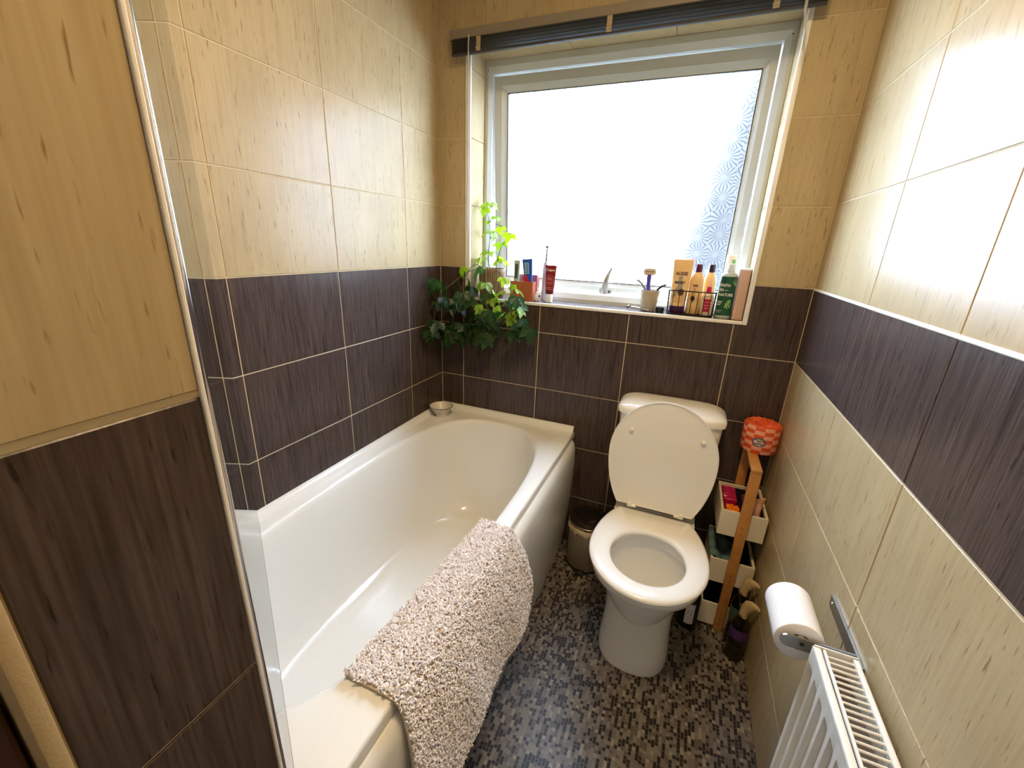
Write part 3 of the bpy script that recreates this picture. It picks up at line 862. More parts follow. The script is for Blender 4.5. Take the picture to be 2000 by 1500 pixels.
# ---- pedal bin
bx_, by_ = 0.796, -0.100
BINM = pmat('bin_steel', lin(168, 156, 138), 0.34, metal=0.85, bump=0.05, bscale=300)
pb = thing('pedal_bin', 'small steel pedal bin squeezed between bath and toilet', 'bin', (bx_, by_, 0))
part('body', MB().lathe((bx_, by_, 0), [(0.078, 0.0), (0.082, 0.006), (0.0825, 0.02), (0.0825, 0.205), (0.080, 0.208)], 48), BINM, pb)
part('base_ring', MB().lathe((bx_, by_, 0), [(0.080, 0.0005), (0.0838, 0.001), (0.0838, 0.012), (0.0822, 0.013)], 48, cap0=False, cap1=False), BLACKP, pb)
part('collar', MB().lathe((bx_, by_, 0), [(0.080, 0.203), (0.0835, 0.206), (0.0838, 0.226), (0.0815, 0.228)], 48, cap0=False), BINM, pb)
part('lid', MB().lathe((bx_, by_, 0), [(0.0836, 0.2285), (0.0845, 0.231), (0.0835, 0.2345), (0.07, 0.243), (0.04, 0.249), (0.002, 0.251)], 48), pmat('dark_bin_lid', lin(52, 44, 40), 0.16, metal=0.6), pb)
part('pedal', MB().box((bx_-0.018, by_-0.108, 0.004), (bx_+0.018, by_-0.076, 0.016), 0.005), BLACKP, pb)
R = []
rr0 = [rnd.uniform(-1, 1) for _ in range(64)]
for z, e, amp in ((0.214, 0.0842, 0.0004), (0.207, 0.0862, 0.002), (0.196, 0.0868, 0.003), (0.186, 0.0855, 0.0025), (0.185, 0.0832, 0.0004)):
    R.append([(bx_+(e+amp*rr0[j])*math.cos(2*PI*j/64), by_+(e+amp*rr0[j])*math.sin(2*PI*j/64), z+0.010*rr0[(j*3) % 64]*(1 if z < 0.2 else 0.4)) for j in range(64)])
part('bin_liner', MB().rings(R, True, False, False), pmat('thin_liner_plastic', lin(226, 212, 176), 0.4), pb)

# ------------------------------------------------------------------ storage rack beside the toilet
RX0, RX1, RYF, RYB = 1.268, 1.4125, -0.236, -0.028
rack = thing('storage_rack', 'narrow bamboo rack with three white open boxes beside the toilet', 'rack', (1.34, -0.13, 0))
PW0, PW1 = 1.3255, 1.3575
SLOT = pmat('slot_dark', lin(84, 40, 18), 0.7)
part('post', MB().box((PW0, -0.252, 0), (PW1, -0.2375, 0.672), 0.0012), BAMBOO, rack)
part('post', MB().box((PW0, -0.0265, 0), (PW1, -0.012, 0.672), 0.0012), BAMBOO, rack)
part('top_bar', MB().box((PW0, -0.252, 0.6722), (PW1, -0.012, 0.6842), 0.0012), BAMBOO, rack)
for zt in (0.505, 0.301, 0.103):
    z0, z1, t = max(0.002, zt-0.098), zt, 0.008
    b_ = MB().box((RX0, RYF, z0), (RX1, RYF+t, z1), 0.0008).box((RX0, RYB-t, z0), (RX1, RYB, z1), 0.0008)
    b_.box((RX0, RYF+t, z0), (RX0+t, RYB-t, z1), 0.0008).box((RX1-t, RYF+t, z0), (RX1, RYB-t, z1), 0.0008)
    dr = part('box', b_, BOXW, rack, smooth=False)
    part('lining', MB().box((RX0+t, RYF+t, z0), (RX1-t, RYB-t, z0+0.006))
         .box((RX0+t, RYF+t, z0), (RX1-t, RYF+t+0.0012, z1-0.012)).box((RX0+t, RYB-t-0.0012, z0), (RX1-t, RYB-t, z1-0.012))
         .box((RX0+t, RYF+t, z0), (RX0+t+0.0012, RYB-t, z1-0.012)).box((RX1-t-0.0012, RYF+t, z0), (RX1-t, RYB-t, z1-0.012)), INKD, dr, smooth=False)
    for dz in (0.018, 0.045):
        part('screw_slot', MB().box((PW0+0.010, -0.2528, zt-0.09+dz), (PW0+0.018, -0.2518, zt-0.0885+dz)), SLOT, rack, smooth=False)

# things in the boxes
def soft_pack(name, c, size, col, label, cat, seed, rot=0.0, rough=0.35, crump=0.12):
    r_ = random.Random(seed)
    bm = bmesh.new(); bmesh.ops.create_cube(bm, size=1)
    bmesh.ops.subdivide_edges(bm, edges=bm.edges[:], cuts=5, use_grid_fill=True)
    for v in bm.verts:
        l_ = max(abs(v.co.x), abs(v.co.y), abs(v.co.z))
        sph = v.co.normalized()*0.62
        v.co = v.co*0.75+sph*0.25
        v.co += Vector((r_.uniform(-1, 1), r_.uniform(-1, 1), r_.uniform(-1, 1)))*crump*0.35
    bm.verts.index_update()
    mb_ = MB().add([v.co[:] for v in bm.verts], [[v.index for v in f.verts] for f in bm.faces]); bm.free()
    mb_.xf(Matrix.Translation(c) @ Matrix.Rotation(rot, 4, 'Y') @ Matrix.Diagonal((*size, 1)))
    return solo(name, mb_, pmat(name+'_film', col, rough, vary=0.15, vscale=60), label, cat, (c[0], c[1], c[2]-size[2]/2), angle=30)
for k in range(5):
    y = -0.048-0.0205*k
    soft_pack('wrapped_packet', (1.3037, y, 0.4564), (0.0455, 0.0185, 0.0805), lin(186, 26, 84), 'small magenta wrapped packet in the topmost rack box', 'packet', 50+k, 0, 0.3, 0.06)['group'] = 'magenta packets in the top box'
soft_pack('foil_packet', (1.3070, -0.190, 0.4563), (0.0440, 0.048, 0.0740), lin(255, 132, 16), 'crumpled shiny orange packet in the topmost rack box', 'packet', 71, 0.1, 0.2, 0.22)
soft_pack('purple_packet', (1.3480, -0.130, 0.4592), (0.0145, 0.09, 0.086), lin(96, 48, 70), 'dull purple packet standing in the middle of the topmost box', 'packet', 73, 0.03, 0.3, 0.08)
# pink paper bag
r_ = random.Random(5); R = []
for i, (z, w, dd) in enumerate(((0.4152, 0.020, 0.026), (0.44, 0.021, 0.028), (0.48, 0.021, 0.026), (0.51, 0.020, 0.016), (0.535, 0.022, 0.006), (0.548, 0.024, 0.002))):
    R.append([(1.3805+0.84*w*math.cos(2*PI*j/20)+r_.uniform(-0.001, 0.001), -0.165+dd*math.sin(2*PI*j/20)*1.3+r_.uniform(-0.001, 0.001)-i*0.004, z+r_.uniform(-0.002, 0.002)+(0.008*math.cos(2*PI*j/20) if i == 5 else 0)) for j in range(20)])
solo('paper_bag', MB().rings(R), pmat('printed_pink_paper', lin(224, 168, 138), 0.6, vary=0.3, vscale=90), 'crumpled pink paper bag sticking out of the topmost box', 'bag', (1.379, -0.165, 0.417), angle=20)
# grey-green cloth in the middle box
cl = []
for i in range(28):
    row = []
    for j in range(28):
        u, v = i/27, j/27
        x = 1.2635+u*0.112; y = -0.2235+v*0.172
        k_ = max(0.0, min(1.0, (x-1.2785)/0.05)); k_ = k_*k_*(3-2*k_)
        z = 0.3078-0.036*k_+0.012*v*k_
        z += k_*(0.011*math.sin(u*9+v*4)+0.007*math.sin(v*15-u*6))+(1-k_)*0.003*(1+math.sin(v*17))
        row.append((x, y, z))
    cl.append(row)
cm = MB()
nn2 = 28*28
vs = [p for r in cl for p in r]+[(p[0], p[1], p[2]-0.0065) for r in cl for p in r]; fs = []
for i in range(27):
    for j in range(27):
        a = i*28+j; fs.append((a, a+1, a+29, a+28)); fs.append((nn2+a, nn2+a+28, nn2+a+29, nn2+a+1))
for i in range(27):
    for a, b in ((i, i+1), (27*28+i, 27*28+i+1), (i*28, (i+1)*28), (i*28+27, (i+1)*28+27)): fs.append((a, b, nn2+b, nn2+a))
cm.add(vs, fs)
solo('face_cloth', cm, pmat('teal_cotton', lin(98, 128, 132), 0.95, bump=0.5, bscale=900), 'crumpled dark teal cloth over the edge of the middle rack box', 'cloth', (1.32, -0.14, 0.26))

# ---- wrapped toilet roll on top of the rack
wrx, wry, wrz = 1.3630, -0.0640, 0.6845
roll = thing('wrapped_toilet_roll', 'wrapped toilet roll in orange and pink checks on top of the bamboo rack', 'toilet roll', (wrx, wry, wrz))
def check_mat():
    m = bpy.data.materials.new('orange_check_paper'); m.use_nodes = True
    nt = m.node_tree; L = nt.links; b = nt.nodes['Principled BSDF']
    tc = N(nt, 'ShaderNodeTexCoord'); sp = N(nt, 'ShaderNodeSeparateXYZ'); L.new(tc.outputs['Object'], sp.inputs[0])
    at = N(nt, 'ShaderNodeMath', operation='ARCTAN2'); L.new(sp.outputs['Y'], at.inputs[0]); L.new(sp.outputs['X'], at.inputs[1])
    m1 = N(nt, 'ShaderNodeMath', operation='MULTIPLY'); m1.inputs[1].default_value = 12/(2*PI); L.new(at.outputs[0], m1.inputs[0])
    m2 = N(nt, 'ShaderNodeMath', operation='MULTIPLY'); m2.inputs[1].default_value = 1/0.0145; L.new(sp.outputs['Z'], m2.inputs[0])
    f1 = N(nt, 'ShaderNodeMath', operation='FLOOR'); L.new(m1.outputs[0], f1.inputs[0])
    f2 = N(nt, 'ShaderNodeMath', operation='FLOOR'); L.new(m2.outputs[0], f2.inputs[0])
    ad = N(nt, 'ShaderNodeMath', operation='ADD'); L.new(f1.outputs[0], ad.inputs[0]); L.new(f2.outputs[0], ad.inputs[1])
    md = N(nt, 'ShaderNodeMath', operation='FLOORED_MODULO'); md.inputs[1].default_value = 2.0; L.new(ad.outputs[0], md.inputs[0])
    gt = N(nt, 'ShaderNodeMath', operation='GREATER_THAN'); gt.inputs[1].default_value = 0.5; L.new(md.outputs[0], gt.inputs[0])
    mx = N(nt, 'ShaderNodeMix', data_type='RGBA'); mx.inputs['A'].default_value = lin(222, 84, 40); mx.inputs['B'].default_value = lin(240, 170, 142)
    L.new(gt.outputs[0], mx.inputs['Factor']); L.new(mx.outputs['Result'], b.inputs['Base Color']); b.inputs['Roughness'].default_value = 0.5
    return m
WR = 0.0595
part('wrapper', MB().lathe((wrx, wry, wrz), [(0.040, 0.0), (WR-0.002, 0.001), (WR, 0.006), (WR, 0.094), (WR-0.003, 0.099)], 48, cap1=False), check_mat(), roll)
R = []
r_ = random.Random(9); jit = [r_.uniform(-1, 1) for _ in range(48)]
for rr, z, am in ((WR-0.003, 0.099, 0.0), (0.050, 0.1025, 0.0022), (0.038, 0.100, 0.0030), (0.029, 0.1022, 0.0026), (0.020, 0.098, 0.0022), (0.012, 0.094, 0.001), (0.004, 0.09, 0)):
    R.append([(wrx+rr*math.cos(2*PI*j/48+rr*20), wry+rr*math.sin(2*PI*j/48+rr*20), wrz+z+am*jit[j]) for j in range(48)])
part('twisted_top', MB().rings(R, True, False, True), pmat('orange_paper', lin(226, 92, 46), 0.5, vary=0.2, vscale=80), roll, angle=15)
LA = math.atan2(-1.62, -0.32)   # label faces the room
def cyl_map(cx, cy, cz, r, a0, sx=1.0, sy=1.0):
    def fn(u, v):
        a = a0+u/r
        return (cx+r*sx*math.cos(a), cy+r*sy*math.sin(a), cz+v)
    return fn
lab_f = cyl_map(wrx, wry, wrz+0.046, WR+0.0006, LA)
lab = MB().add([lab_f(0, 0)]+[lab_f(0.0225*math.cos(2*PI*j/32), 0.0165*math.sin(2*PI*j/32)) for j in range(32)], [(0, 1+j, 1+(j+1) % 32) for j in range(32)])
badge = part('oval_badge', lab, pmat('slate_blue_print', lin(84, 100, 132), 0.5), roll)
CREAMINK = pmat('cream_ink', lin(244, 226, 190), 0.6)
lab_g = cyl_map(wrx, wry, wrz+0.046, WR+0.0011, LA)
for k, t in enumerate(('who', 'gives a', 'crap')):
    part('lettering', text_mb(t, 0.0105, lambda u, v, k=k: lab_g(u, v+0.009-0.009*k), bold=0.0002), CREAMINK, badge, smooth=False)

# ---- bottles on the floor
def dark_bottle():
    c = (1.232, -0.262, 0.0)
    t = thing('cleaner_bottle', 'black cleaner bottle with a white label standing behind the toilet pan', 'bottle', c)
    part('body', MB().lathe(c, [(0.028, 0.0), (0.033, 0.003), (0.034, 0.01), (0.034, 0.13), (0.030, 0.15), (0.016, 0.172), (0.013, 0.18)], 32), BLACKP, t)
    part('cap', MB().lathe(c, [(0.015, 0.178), (0.015, 0.205), (0.012, 0.209)], 24), BLACKP, t)
    g = cyl_map(c[0], c[1], 0.075, 0.0345, math.atan2(-1.4, 0.05))
    gg = [[g(-0.016+0.032*i/8, -0.045+0.09*j) for i in range(9)] for j in range(2)]
    lb = part('label', MB().rings(gg, False), PAPER, t)
    ink = MB()
    g2 = cyl_map(c[0], c[1], 0.075, 0.0349, math.atan2(-1.4, 0.05))
    for i, (u0, u1, v) in enumerate(((-0.010, 0.010, 0.018), (-0.007, 0.008, 0.008), (-0.010, 0.006, -0.004))):
        ink.add([g2(u0, v), g2(u1, v), g2(u1, v+0.005), g2(u0, v+0.005)], [(0, 1, 2, 3)])
    part('print_mark', ink, BLACKP, lb)
dark_bottle()
NOZ = pmat('beige_trigger_plastic', lin(206, 180, 132), 0.45)
def spray(c, hgt, yaw, label, bodycol, band):
    t = thing('spray_bottle', label, 'spray bottle', c, None)
    part('body', MB().lathe(c, [(0.024, 0.0), (0.0285, 0.003), (0.029, 0.012), (0.0275, hgt*0.45), (0.029, hgt*0.75), (0.026, hgt*0.88), (0.014, hgt), (0.0125, hgt+0.012)], 32), bodycol, t)
    part('liquid', MB().lathe(c, [(0.022, 0.002), (0.0268, 0.004), (0.027, 0.012), (0.0258, hgt*0.3), (0.001, hgt*0.3)], 32), pmat('murky_liquid', lin(64, 54, 44), 0.2), t)
    g = cyl_map(c[0], c[1], 0, 0.0296, yaw)
    part('label_band', MB().rings([[g(-0.036+0.072*i/16, hgt*0.60+0.0), ] [0:1] for i in range(17)] and [[g(-0.036+0.072*i/16, z) for i in range(17)] for z in (hgt*0.55, hgt*0.78)], False), band, t)
    dx, dy = math.cos(yaw+0.9), math.sin(yaw+0.9)
    H = [(0, hgt+0.004, 0.015, 0.015), (0.001, hgt+0.022, 0.015, 0.014), (0.004, hgt+0.040, 0.017, 0.012), (0.012, hgt+0.056, 0.020, 0.011), (0.026, hgt+0.070, 0.016, 0.010), (0.040, hgt+0.078, 0.009, 0.008), (0.048, hgt+0.080, 0.006, 0.006)]
    R = []
    for i, (f, z, a, b) in enumerate(H):
        tl = min(1.0, i/4)*0.9
        R.append([(c[0]+dx*(f+a*math.cos(q)*math.cos(tl))-dy*b*math.sin(q)*0.8, c[1]+dy*(f+a*math.cos(q)*math.cos(tl))+dx*b*math.sin(q)*0.8, c[2]+z-a*math.cos(q)*math.sin(tl)) for q in [2*PI*j/20 for j in range(20)]])
    part('trigger_head', MB().rings(R), NOZ, t)
    return t
spray((1.3875, -0.338, 0), 0.175, math.atan2(-1.34, -0.34), 'clear spray bottle with a purple band, nearer the radiator', CLEARP, pmat('purple_print', lin(78, 44, 112), 0.4))
spray((1.386, -0.276, 0), 0.215, math.atan2(-1.34, -0.34), 'taller spray bottle with a green band, tucked against the rack', CLEARP, pmat('green_print', lin(64, 92, 76), 0.4))

# ------------------------------------------------------------------ toilet roll holder and paper on the right wall
hol = thing('toilet_roll_holder', 'plain steel toilet roll holder on the right wall', 'toilet roll holder', (W, -0.93, 0.67))
hz0, hz1 = 0.661, 0.687
pl_ = [(-0.955, hz0), (-0.783, hz0), (-0.777, hz0+0.006), (-0.777, hz1-0.001), (-0.955, hz1)]
part('wall_bar', MB().prism(pl_, 'x', W-0.0052, W-0.0006), STEEL, hol, smooth=False)
arm = [(W-0.0052, hz0), (W-0.0052, hz1)] + [(1.316+0.013*math.cos(a), (hz0+hz1)/2+0.013*math.sin(a)) for a in [PI/2+PI*i/12 for i in range(13)]]
part('arm', MB().prism(arm, 'y', -0.930, -0.926), STEEL, hol, smooth=False)
RXC, RZC = 1.338, 0.676
part('spindle', MB().tube([(RXC, -0.926, RZC), (RXC, -0.797, RZC)], 0.0085, 20), CHROME, hol)
for p in ((W-0.0056, -0.79, 0.675), ):
    part('screw', MB().lathe((0, 0, 0), [(0.004, 0), (0.0035, 0.0015), (0.001, 0.002)], 12).xf(Matrix.Translation(p) @ Matrix.Rotation(-PI/2, 4, 'Y')), CHROME, hol)
part('screw', MB().lathe((0, 0, 0), [(0.004, 0), (0.0035, 0.0015), (0.001, 0.002)], 12).xf(Matrix.Translation((RXC, -0.9302, RZC)) @ Matrix.Rotation(PI/2, 4, 'X')), BLACKP, hol)
tp = thing('toilet_paper', 'small white embossed toilet paper roll hanging on the steel holder', 'toilet roll', (RXC, -0.862, RZC-0.01))
RR = 0.0410; ZR = RZC-0.0095
pr = MB()
R = []
prof = [(0.0185, -0.918), (RR-0.001, -0.918)]
n_r = 34
for i in range(n_r*2+1):
    y = -0.917+0.112*i/(n_r*2)
    prof.append((RR+(0.00035 if i % 2 else -0.00025), y))
prof += [(RR-0.001, -0.804), (0.0185, -0.804)]
for rr, y in prof:
    R.append([(RXC+rr*math.cos(2*PI*j/56), y, ZR+rr*math.sin(2*PI*j/56)) for j in range(56)])
R.append(R[0])
part('paper', MB().rings(R, True, False, False), PAPER, tp, angle=70)
R = [[(RXC+rr*math.cos(2*PI*j/40), y, ZR+rr*math.sin(2*PI*j/40)) for j in range(40)] for rr, y in ((0.0184, -0.917), (0.0184, -0.805), (0.0176, -0.805), (0.0176, -0.917), (0.0184, -0.917))]
part('cardboard_core', MB().rings(R, True, False, False), pmat('brown_card', lin(176, 150, 116), 0.9), tp)

# ------------------------------------------------------------------ radiator
QX0, QX1, QY0, QY1, QZ0, QZ1 = 1.345, 1.411, -1.55, -0.952, 0.13, 0.705
rad = thing('radiator', 'white panel radiator with a slatted top grille under the roll holder', 'radiator', (1.378, -1.25, QZ0))
# corrugated front
NP = 18; pitch = (QY1-QY0-0.02)/NP
def corr(xb, amp, z0, z1):
    pts = []
    for i in range(NP):
        y0 = QY0+0.01+i*pitch
        for f, dx in ((0.0, 0), (0.28, 0), (0.40, amp), (0.88, amp), (1.0, 0)):
            pts.append((xb+dx, y0+f*pitch))
    return pts
zi0, zi1 = QZ0+0.03, QZ1-0.035
cz = [(QZ0, 0), (zi0, 0), (zi0+0.02, 1), (zi1-0.02, 1), (zi1, 0), (QZ1-0.004, 0)]
base = corr(QX0, 0.0075, 0, 1)
R = []
for z, k in cz:
    R.append([(QX0+(x-QX0)*k, y, z) for x, y in base])
front = MB().rings(R, False)
for p0 in (QY0, QY1-0.01):
    front.box((QX0, p0, QZ0), (QX0+0.0012, p0+0.01, QZ1-0.004))
part('front_panel', front, RADW, rad, angle=25)
part('back_panel', MB().box((QX1-0.009, QY0+0.004, QZ0), (QX1-0.006, QY1-0.004, QZ1-0.010)), RADW, rad, smooth=False)
FINM = pmat('dull_fin_metal', lin(96, 88, 80), 0.7)
part('fin_block', MB().box((QX0+0.012, QY0+0.012, QZ0+0.02), (QX1-0.012, QY1-0.012, QZ1-0.035)), FINM, rad, smooth=False)
for y in (QY0, QY1-0.0035):
    part('side_panel', MB().box((QX0+0.0015, y, QZ0+0.02), (QX1, y+0.0035, QZ1), 0.0012), RADW, rad)
part('top_rail', MB().box((QX0-0.001, QY0, QZ1-0.010), (QX0+0.011, QY1-0.004, QZ1-0.001), 0.0025), RADW, rad)
part('top_rail', MB().box((QX1-0.009, QY0, QZ1-0.010), (QX1, QY1-0.004, QZ1-0.001), 0.0025), RADW, rad)
part('top_rail', MB().box((QX0+0.0135, QY0, QZ1-0.008), (QX0+0.0185, QY1-0.004, QZ1-0.001), 0.002), RADW, rad)
slm = None
ns = int((QY1-QY0-0.02)/0.0118)
for i in range(ns):
    y = QY1-0.014-i*0.0118
    if slm is None:
        slm = MB().tube([(QX0+0.016-1.378, 0, 0), (QX1-0.006-1.378, 0, 0)], 0.0022, 10).mesh('slat', (0, 0, 0), True); slm.materials.append(RADW)
    o = bpy.data.objects.new('slat', slm); COL.objects.link(o); o.parent = rad; o.location = (0, y+1.25, QZ1-0.006-QZ0)
for y in (-1.05, -1.45):
    part('wall_bracket', MB().box((QX1-0.006, y-0.02, 0.3), (W-0.0008, y+0.02, 0.33)), STEEL, rad, smooth=False)
for y in (QY0+0.03, QY1-0.03):
    part('pipe', MB().tube([(1.378, y, 0.0005), (1.378, y, QZ0+0.025)], 0.0075, 14), CHROME, rad)

# ------------------------------------------------------------------ blind
bl = thing('venetian_blind', 'dark grey venetian blind pulled up above the window', 'blind', (0.68, -0.03, 2.06))
HRM = pmat('grey_headrail', lin(132, 122, 106), 0.4)
SLM = pmat('dark_grey_slat', lin(84, 78, 78), 0.4)
BX0, BX1_ = 0.084, 1.283
part('headrail', MB().box((BX0+0.012, -0.050, 2.060), (BX1_-0.012, -0.022, 2.089), 0.0015), HRM, bl, smooth=False)
for x in (BX0, BX1_-0.0125):
    part('end_cap', MB().box((x, -0.0515, 2.056), (x+0.0125, -0.021, 2.0905), 0.002), HRM, bl)
slme = None
for k in range(13):
    z = 2.0565-k*0.0034
    if slme is None:
        cs = [(-0.0085, -0.0012), (-0.004, 0.0003), (0, 0.0008), (0.004, 0.0003), (0.0085, -0.0012), (0.004, -0.0006), (0, -0.0002), (-0.004, -0.0006)]
        slme = MB().prism(cs, 'x', BX0+0.010-0.68, BX1_-0.010-0.68).mesh('slat', (0, 0, 0), False); slme.materials.append(SLM)
    o = bpy.data.objects.new('slat', slme); COL.objects.link(o); o.parent = bl; o.location = (0.0015*((k*7) % 3-1), -0.046+0.030+0.0012*((k*5) % 3-1), z-2.06)
part('bottom_rail', MB().box((BX0+0.010, -0.0545, 2.0075), (BX1_-0.010, -0.0385, 2.0150), 0.003), pmat('grey_bottom_rail', lin(62, 59, 59), 0.6), bl)
TAPE = pmat('beige_ladder_tape', lin(176, 160, 128), 0.95, bump=0.6, bscale=900)
for x in (0.208, 0.678, 1.148):
    part('ladder_tape', MB().box((x-0.0085, -0.0585, 2.012), (x+0.0085, -0.0562, 2.056), 0.0008).box((x-0.010, -0.062, 2.018), (x+0.008, -0.0565, 2.024), 0.002).box((x-0.009, -0.061, 2.028), (x+0.009, -0.0563, 2.033), 0.002), TAPE, bl)
CORD = pmat('pale_cord', lin(186, 182, 168), 0.7)
part('tilt_wand', MB().tube([(0.168, -0.055, 2.066), (0.1675, -0.0575, 2.03), (0.1655, -0.055, 1.7), (0.1645, -0.052, 1.40)], 0.0022, 8), CORD, bl)
part('pull_cord', MB().tube([(1.222, -0.054, 2.062), (1.224, -0.058, 2.0), (1.232, -0.056, 1.95), (1.2355, -0.055, 1.905)], 0.0018, 8), CORD, bl)
part('pull_cord', MB().tube([(1.218, -0.055, 2.062), (1.220, -0.060, 2.0), (1.235, -0.058, 1.94), (1.240, -0.056, 1.89)], 0.0018, 8), CORD, bl)

# ------------------------------------------------------------------ things on the window sill
SZ = OZ0 + 0.0004
def ell(cx, cy, z, a, b, n=2.0, N_=40):
    return se_ring(cx, cy, z, a, b, n, N_)

def tube_shape(cx, cy, z0, h, w_top, r_bot_x, r_bot_y, n=9, t_top=0.0022):
    R = []
    for i in range(n+1):
        t = i/n
        a = r_bot_x+(w_top/2-r_bot_x)*t**0.8
        b = r_bot_y+(t_top-r_bot_y)*t**1.15
        R.append(ell(cx, cy, z0+h*t, a, b, 2.0+1.5*t))
    R.insert(0, ell(cx, cy, z0, r_bot_x*0.9, r_bot_y*0.9))
    return R
def tube_front(cx, cy, z0, h, w_top, rx, ry, t_top=0.0022, eps=0.0008):
    """map (u, v) on to the front of a squeeze tube; v measured from z0"""
    def fn(u, v):
        t = max(0.0, min(1.0, v/h))
        a = rx+(w_top/2-rx)*t**0.8; b = ry+(t_top-ry)*t**1.15
        q = max(-0.98, min(0.98, u/a)); n = 2.0+1.5*t
        return (cx+u, cy-b*(1-abs(q)**n)**(1/n)-eps, z0+v)
    return fn
def patch(fn, u0, u1, v0, v1, nu=10, nv=6):
    return MB().rings([[fn(u0+(u1-u0)*i/nu, v0+(v1-v0)*j/nv) for i in range(nu+1)] for j in range(nv+1)], False)
def disc(fn, cu, cv, ru, rv, n=28):
    return MB().add([fn(cu, cv)]+[fn(cu+ru*math.cos(2*PI*j/n), cv+rv*math.sin(2*PI*j/n)) for j in range(n)], [(0, 1+j, 1+(j+1) % n) for j in range(n)])
def ringmark(fn, cu, cv, r0, r1, n=36):
    return MB().rings([[fn(cu+r*math.cos(2*PI*j/n), cv+r*math.sin(2*PI*j/n)) for j in range(n)] for r in (r0, r1)], True, False, False)

INK_D = pmat('dark_purple_ink', lin(52, 34, 56), 0.5)
INK_W = pmat('white_ink', lin(238, 236, 230), 0.5)
INK_G = pmat('grey_ink', lin(160, 152, 140), 0.5)
PEACH = pmat('peach_plastic', lin(240, 200, 140), 0.35, sss=0.15)
PURPC = pmat('dark_purple_cap', lin(66, 28, 70), 0.3)
MAROONC = pmat('maroon_cap', lin(86, 20, 60), 0.3)
WHITEP = pmat('white_cap_plastic', lin(238, 236, 232), 0.35)

# --- potted vine
PXc, PYc = 0.226, 0.062
plant = thing('potted_vine', 'trailing grape ivy in a ribbed brown pot at the end of the sill', 'plant', (PXc, PYc, SZ))
POTM = pmat('brown_stoneware', lin(150, 124, 96), 0.55, vary=0.15, vscale=25)
def pot_ring(r, z, rib):
    return [(PXc+(r+(0.0016*math.cos(36*2*PI*j/216) if rib else 0))*math.cos(2*PI*j/216), PYc+(r+(0.0016*math.cos(36*2*PI*j/216) if rib else 0))*math.sin(2*PI*j/216), SZ+z) for j in range(216)]
pot = part('pot', MB().rings([pot_ring(0.048, 0, 0), pot_ring(0.051, 0.003, 1), pot_ring(0.0575, 0.112, 1), pot_ring(0.0585, 0.114, 0), pot_ring(0.0585, 0.124, 0), pot_ring(0.0545, 0.124, 0), pot_ring(0.0535, 0.108, 0), pot_ring(0.02, 0.107, 0)]), POTM, plant, angle=60)
part('soil', MB().lathe((PXc, PYc, SZ), [(0.053, 0.1085), (0.04, 0.111), (0.02, 0.113), (0.002, 0.112)], 24), pmat('potting_soil', lin(70, 52, 38), 0.95, bump=0.6, bscale=150), plant)
# leaf shapes: three toothed leaflets
def leaf_mesh(nm, seed, mat):
    r_ = random.Random(seed)
    mb_ = MB()
    def leaflet(ang, ln, wd, base):
        ca, sa = math.cos(ang), math.sin(ang)
        half = [(0.0, 0.0), (0.14, 0.16), (0.22, 0.13), (0.34, 0.36), (0.42, 0.27), (0.55, 0.46), (0.62, 0.30), (0.76, 0.28), (0.82, 0.15), (1.0, 0.0)]
        half = [(t, w_*r_.uniform(0.9, 1.12)) for t, w_ in half]
        rows = []
        for t, w_ in half:
            droop = -0.30*t*t
            rows.append(((t, -w_, droop+0.10*w_), (t, 0, droop-0.03), (t, w_, droop+0.10*w_)))
        vs, fs = [], []
        for row in rows:
            for (t, w_, zz) in row:
                x, y = t*ln, w_*wd
                vs.append((base[0]+x*ca-y*sa, base[1]+x*sa+y*ca, base[2]+zz*ln))
        for i in range(len(rows)-1):
            for k in range(2):
                a = i*3+k; fs.append((a, a+1, a+4, a+3))
        mb_.add(vs, fs)
    leaflet(0, 1.0, 0.72, (0, 0, 0)); leaflet(0.95, 0.78, 0.62, (0.0, 0.02, 0)); leaflet(-0.95, 0.78, 0.62, (0.0, -0.02, 0))
    me_ = bpy.data.meshes.new(nm)
    me_.from_pydata([tuple(p) for p in mb_.v], [], mb_.f)
    for p in me_.polygons: p.use_smooth = True
    me_.materials.append(mat)
    return me_
LV_OLD = [leaf_mesh('leaf', s_, LEAF_OLD) for s_ in (1, 2, 3)]
LV_NEW = [leaf_mesh('leaf', s_, LEAF_NEW) for s_ in (4, 5, 6)]
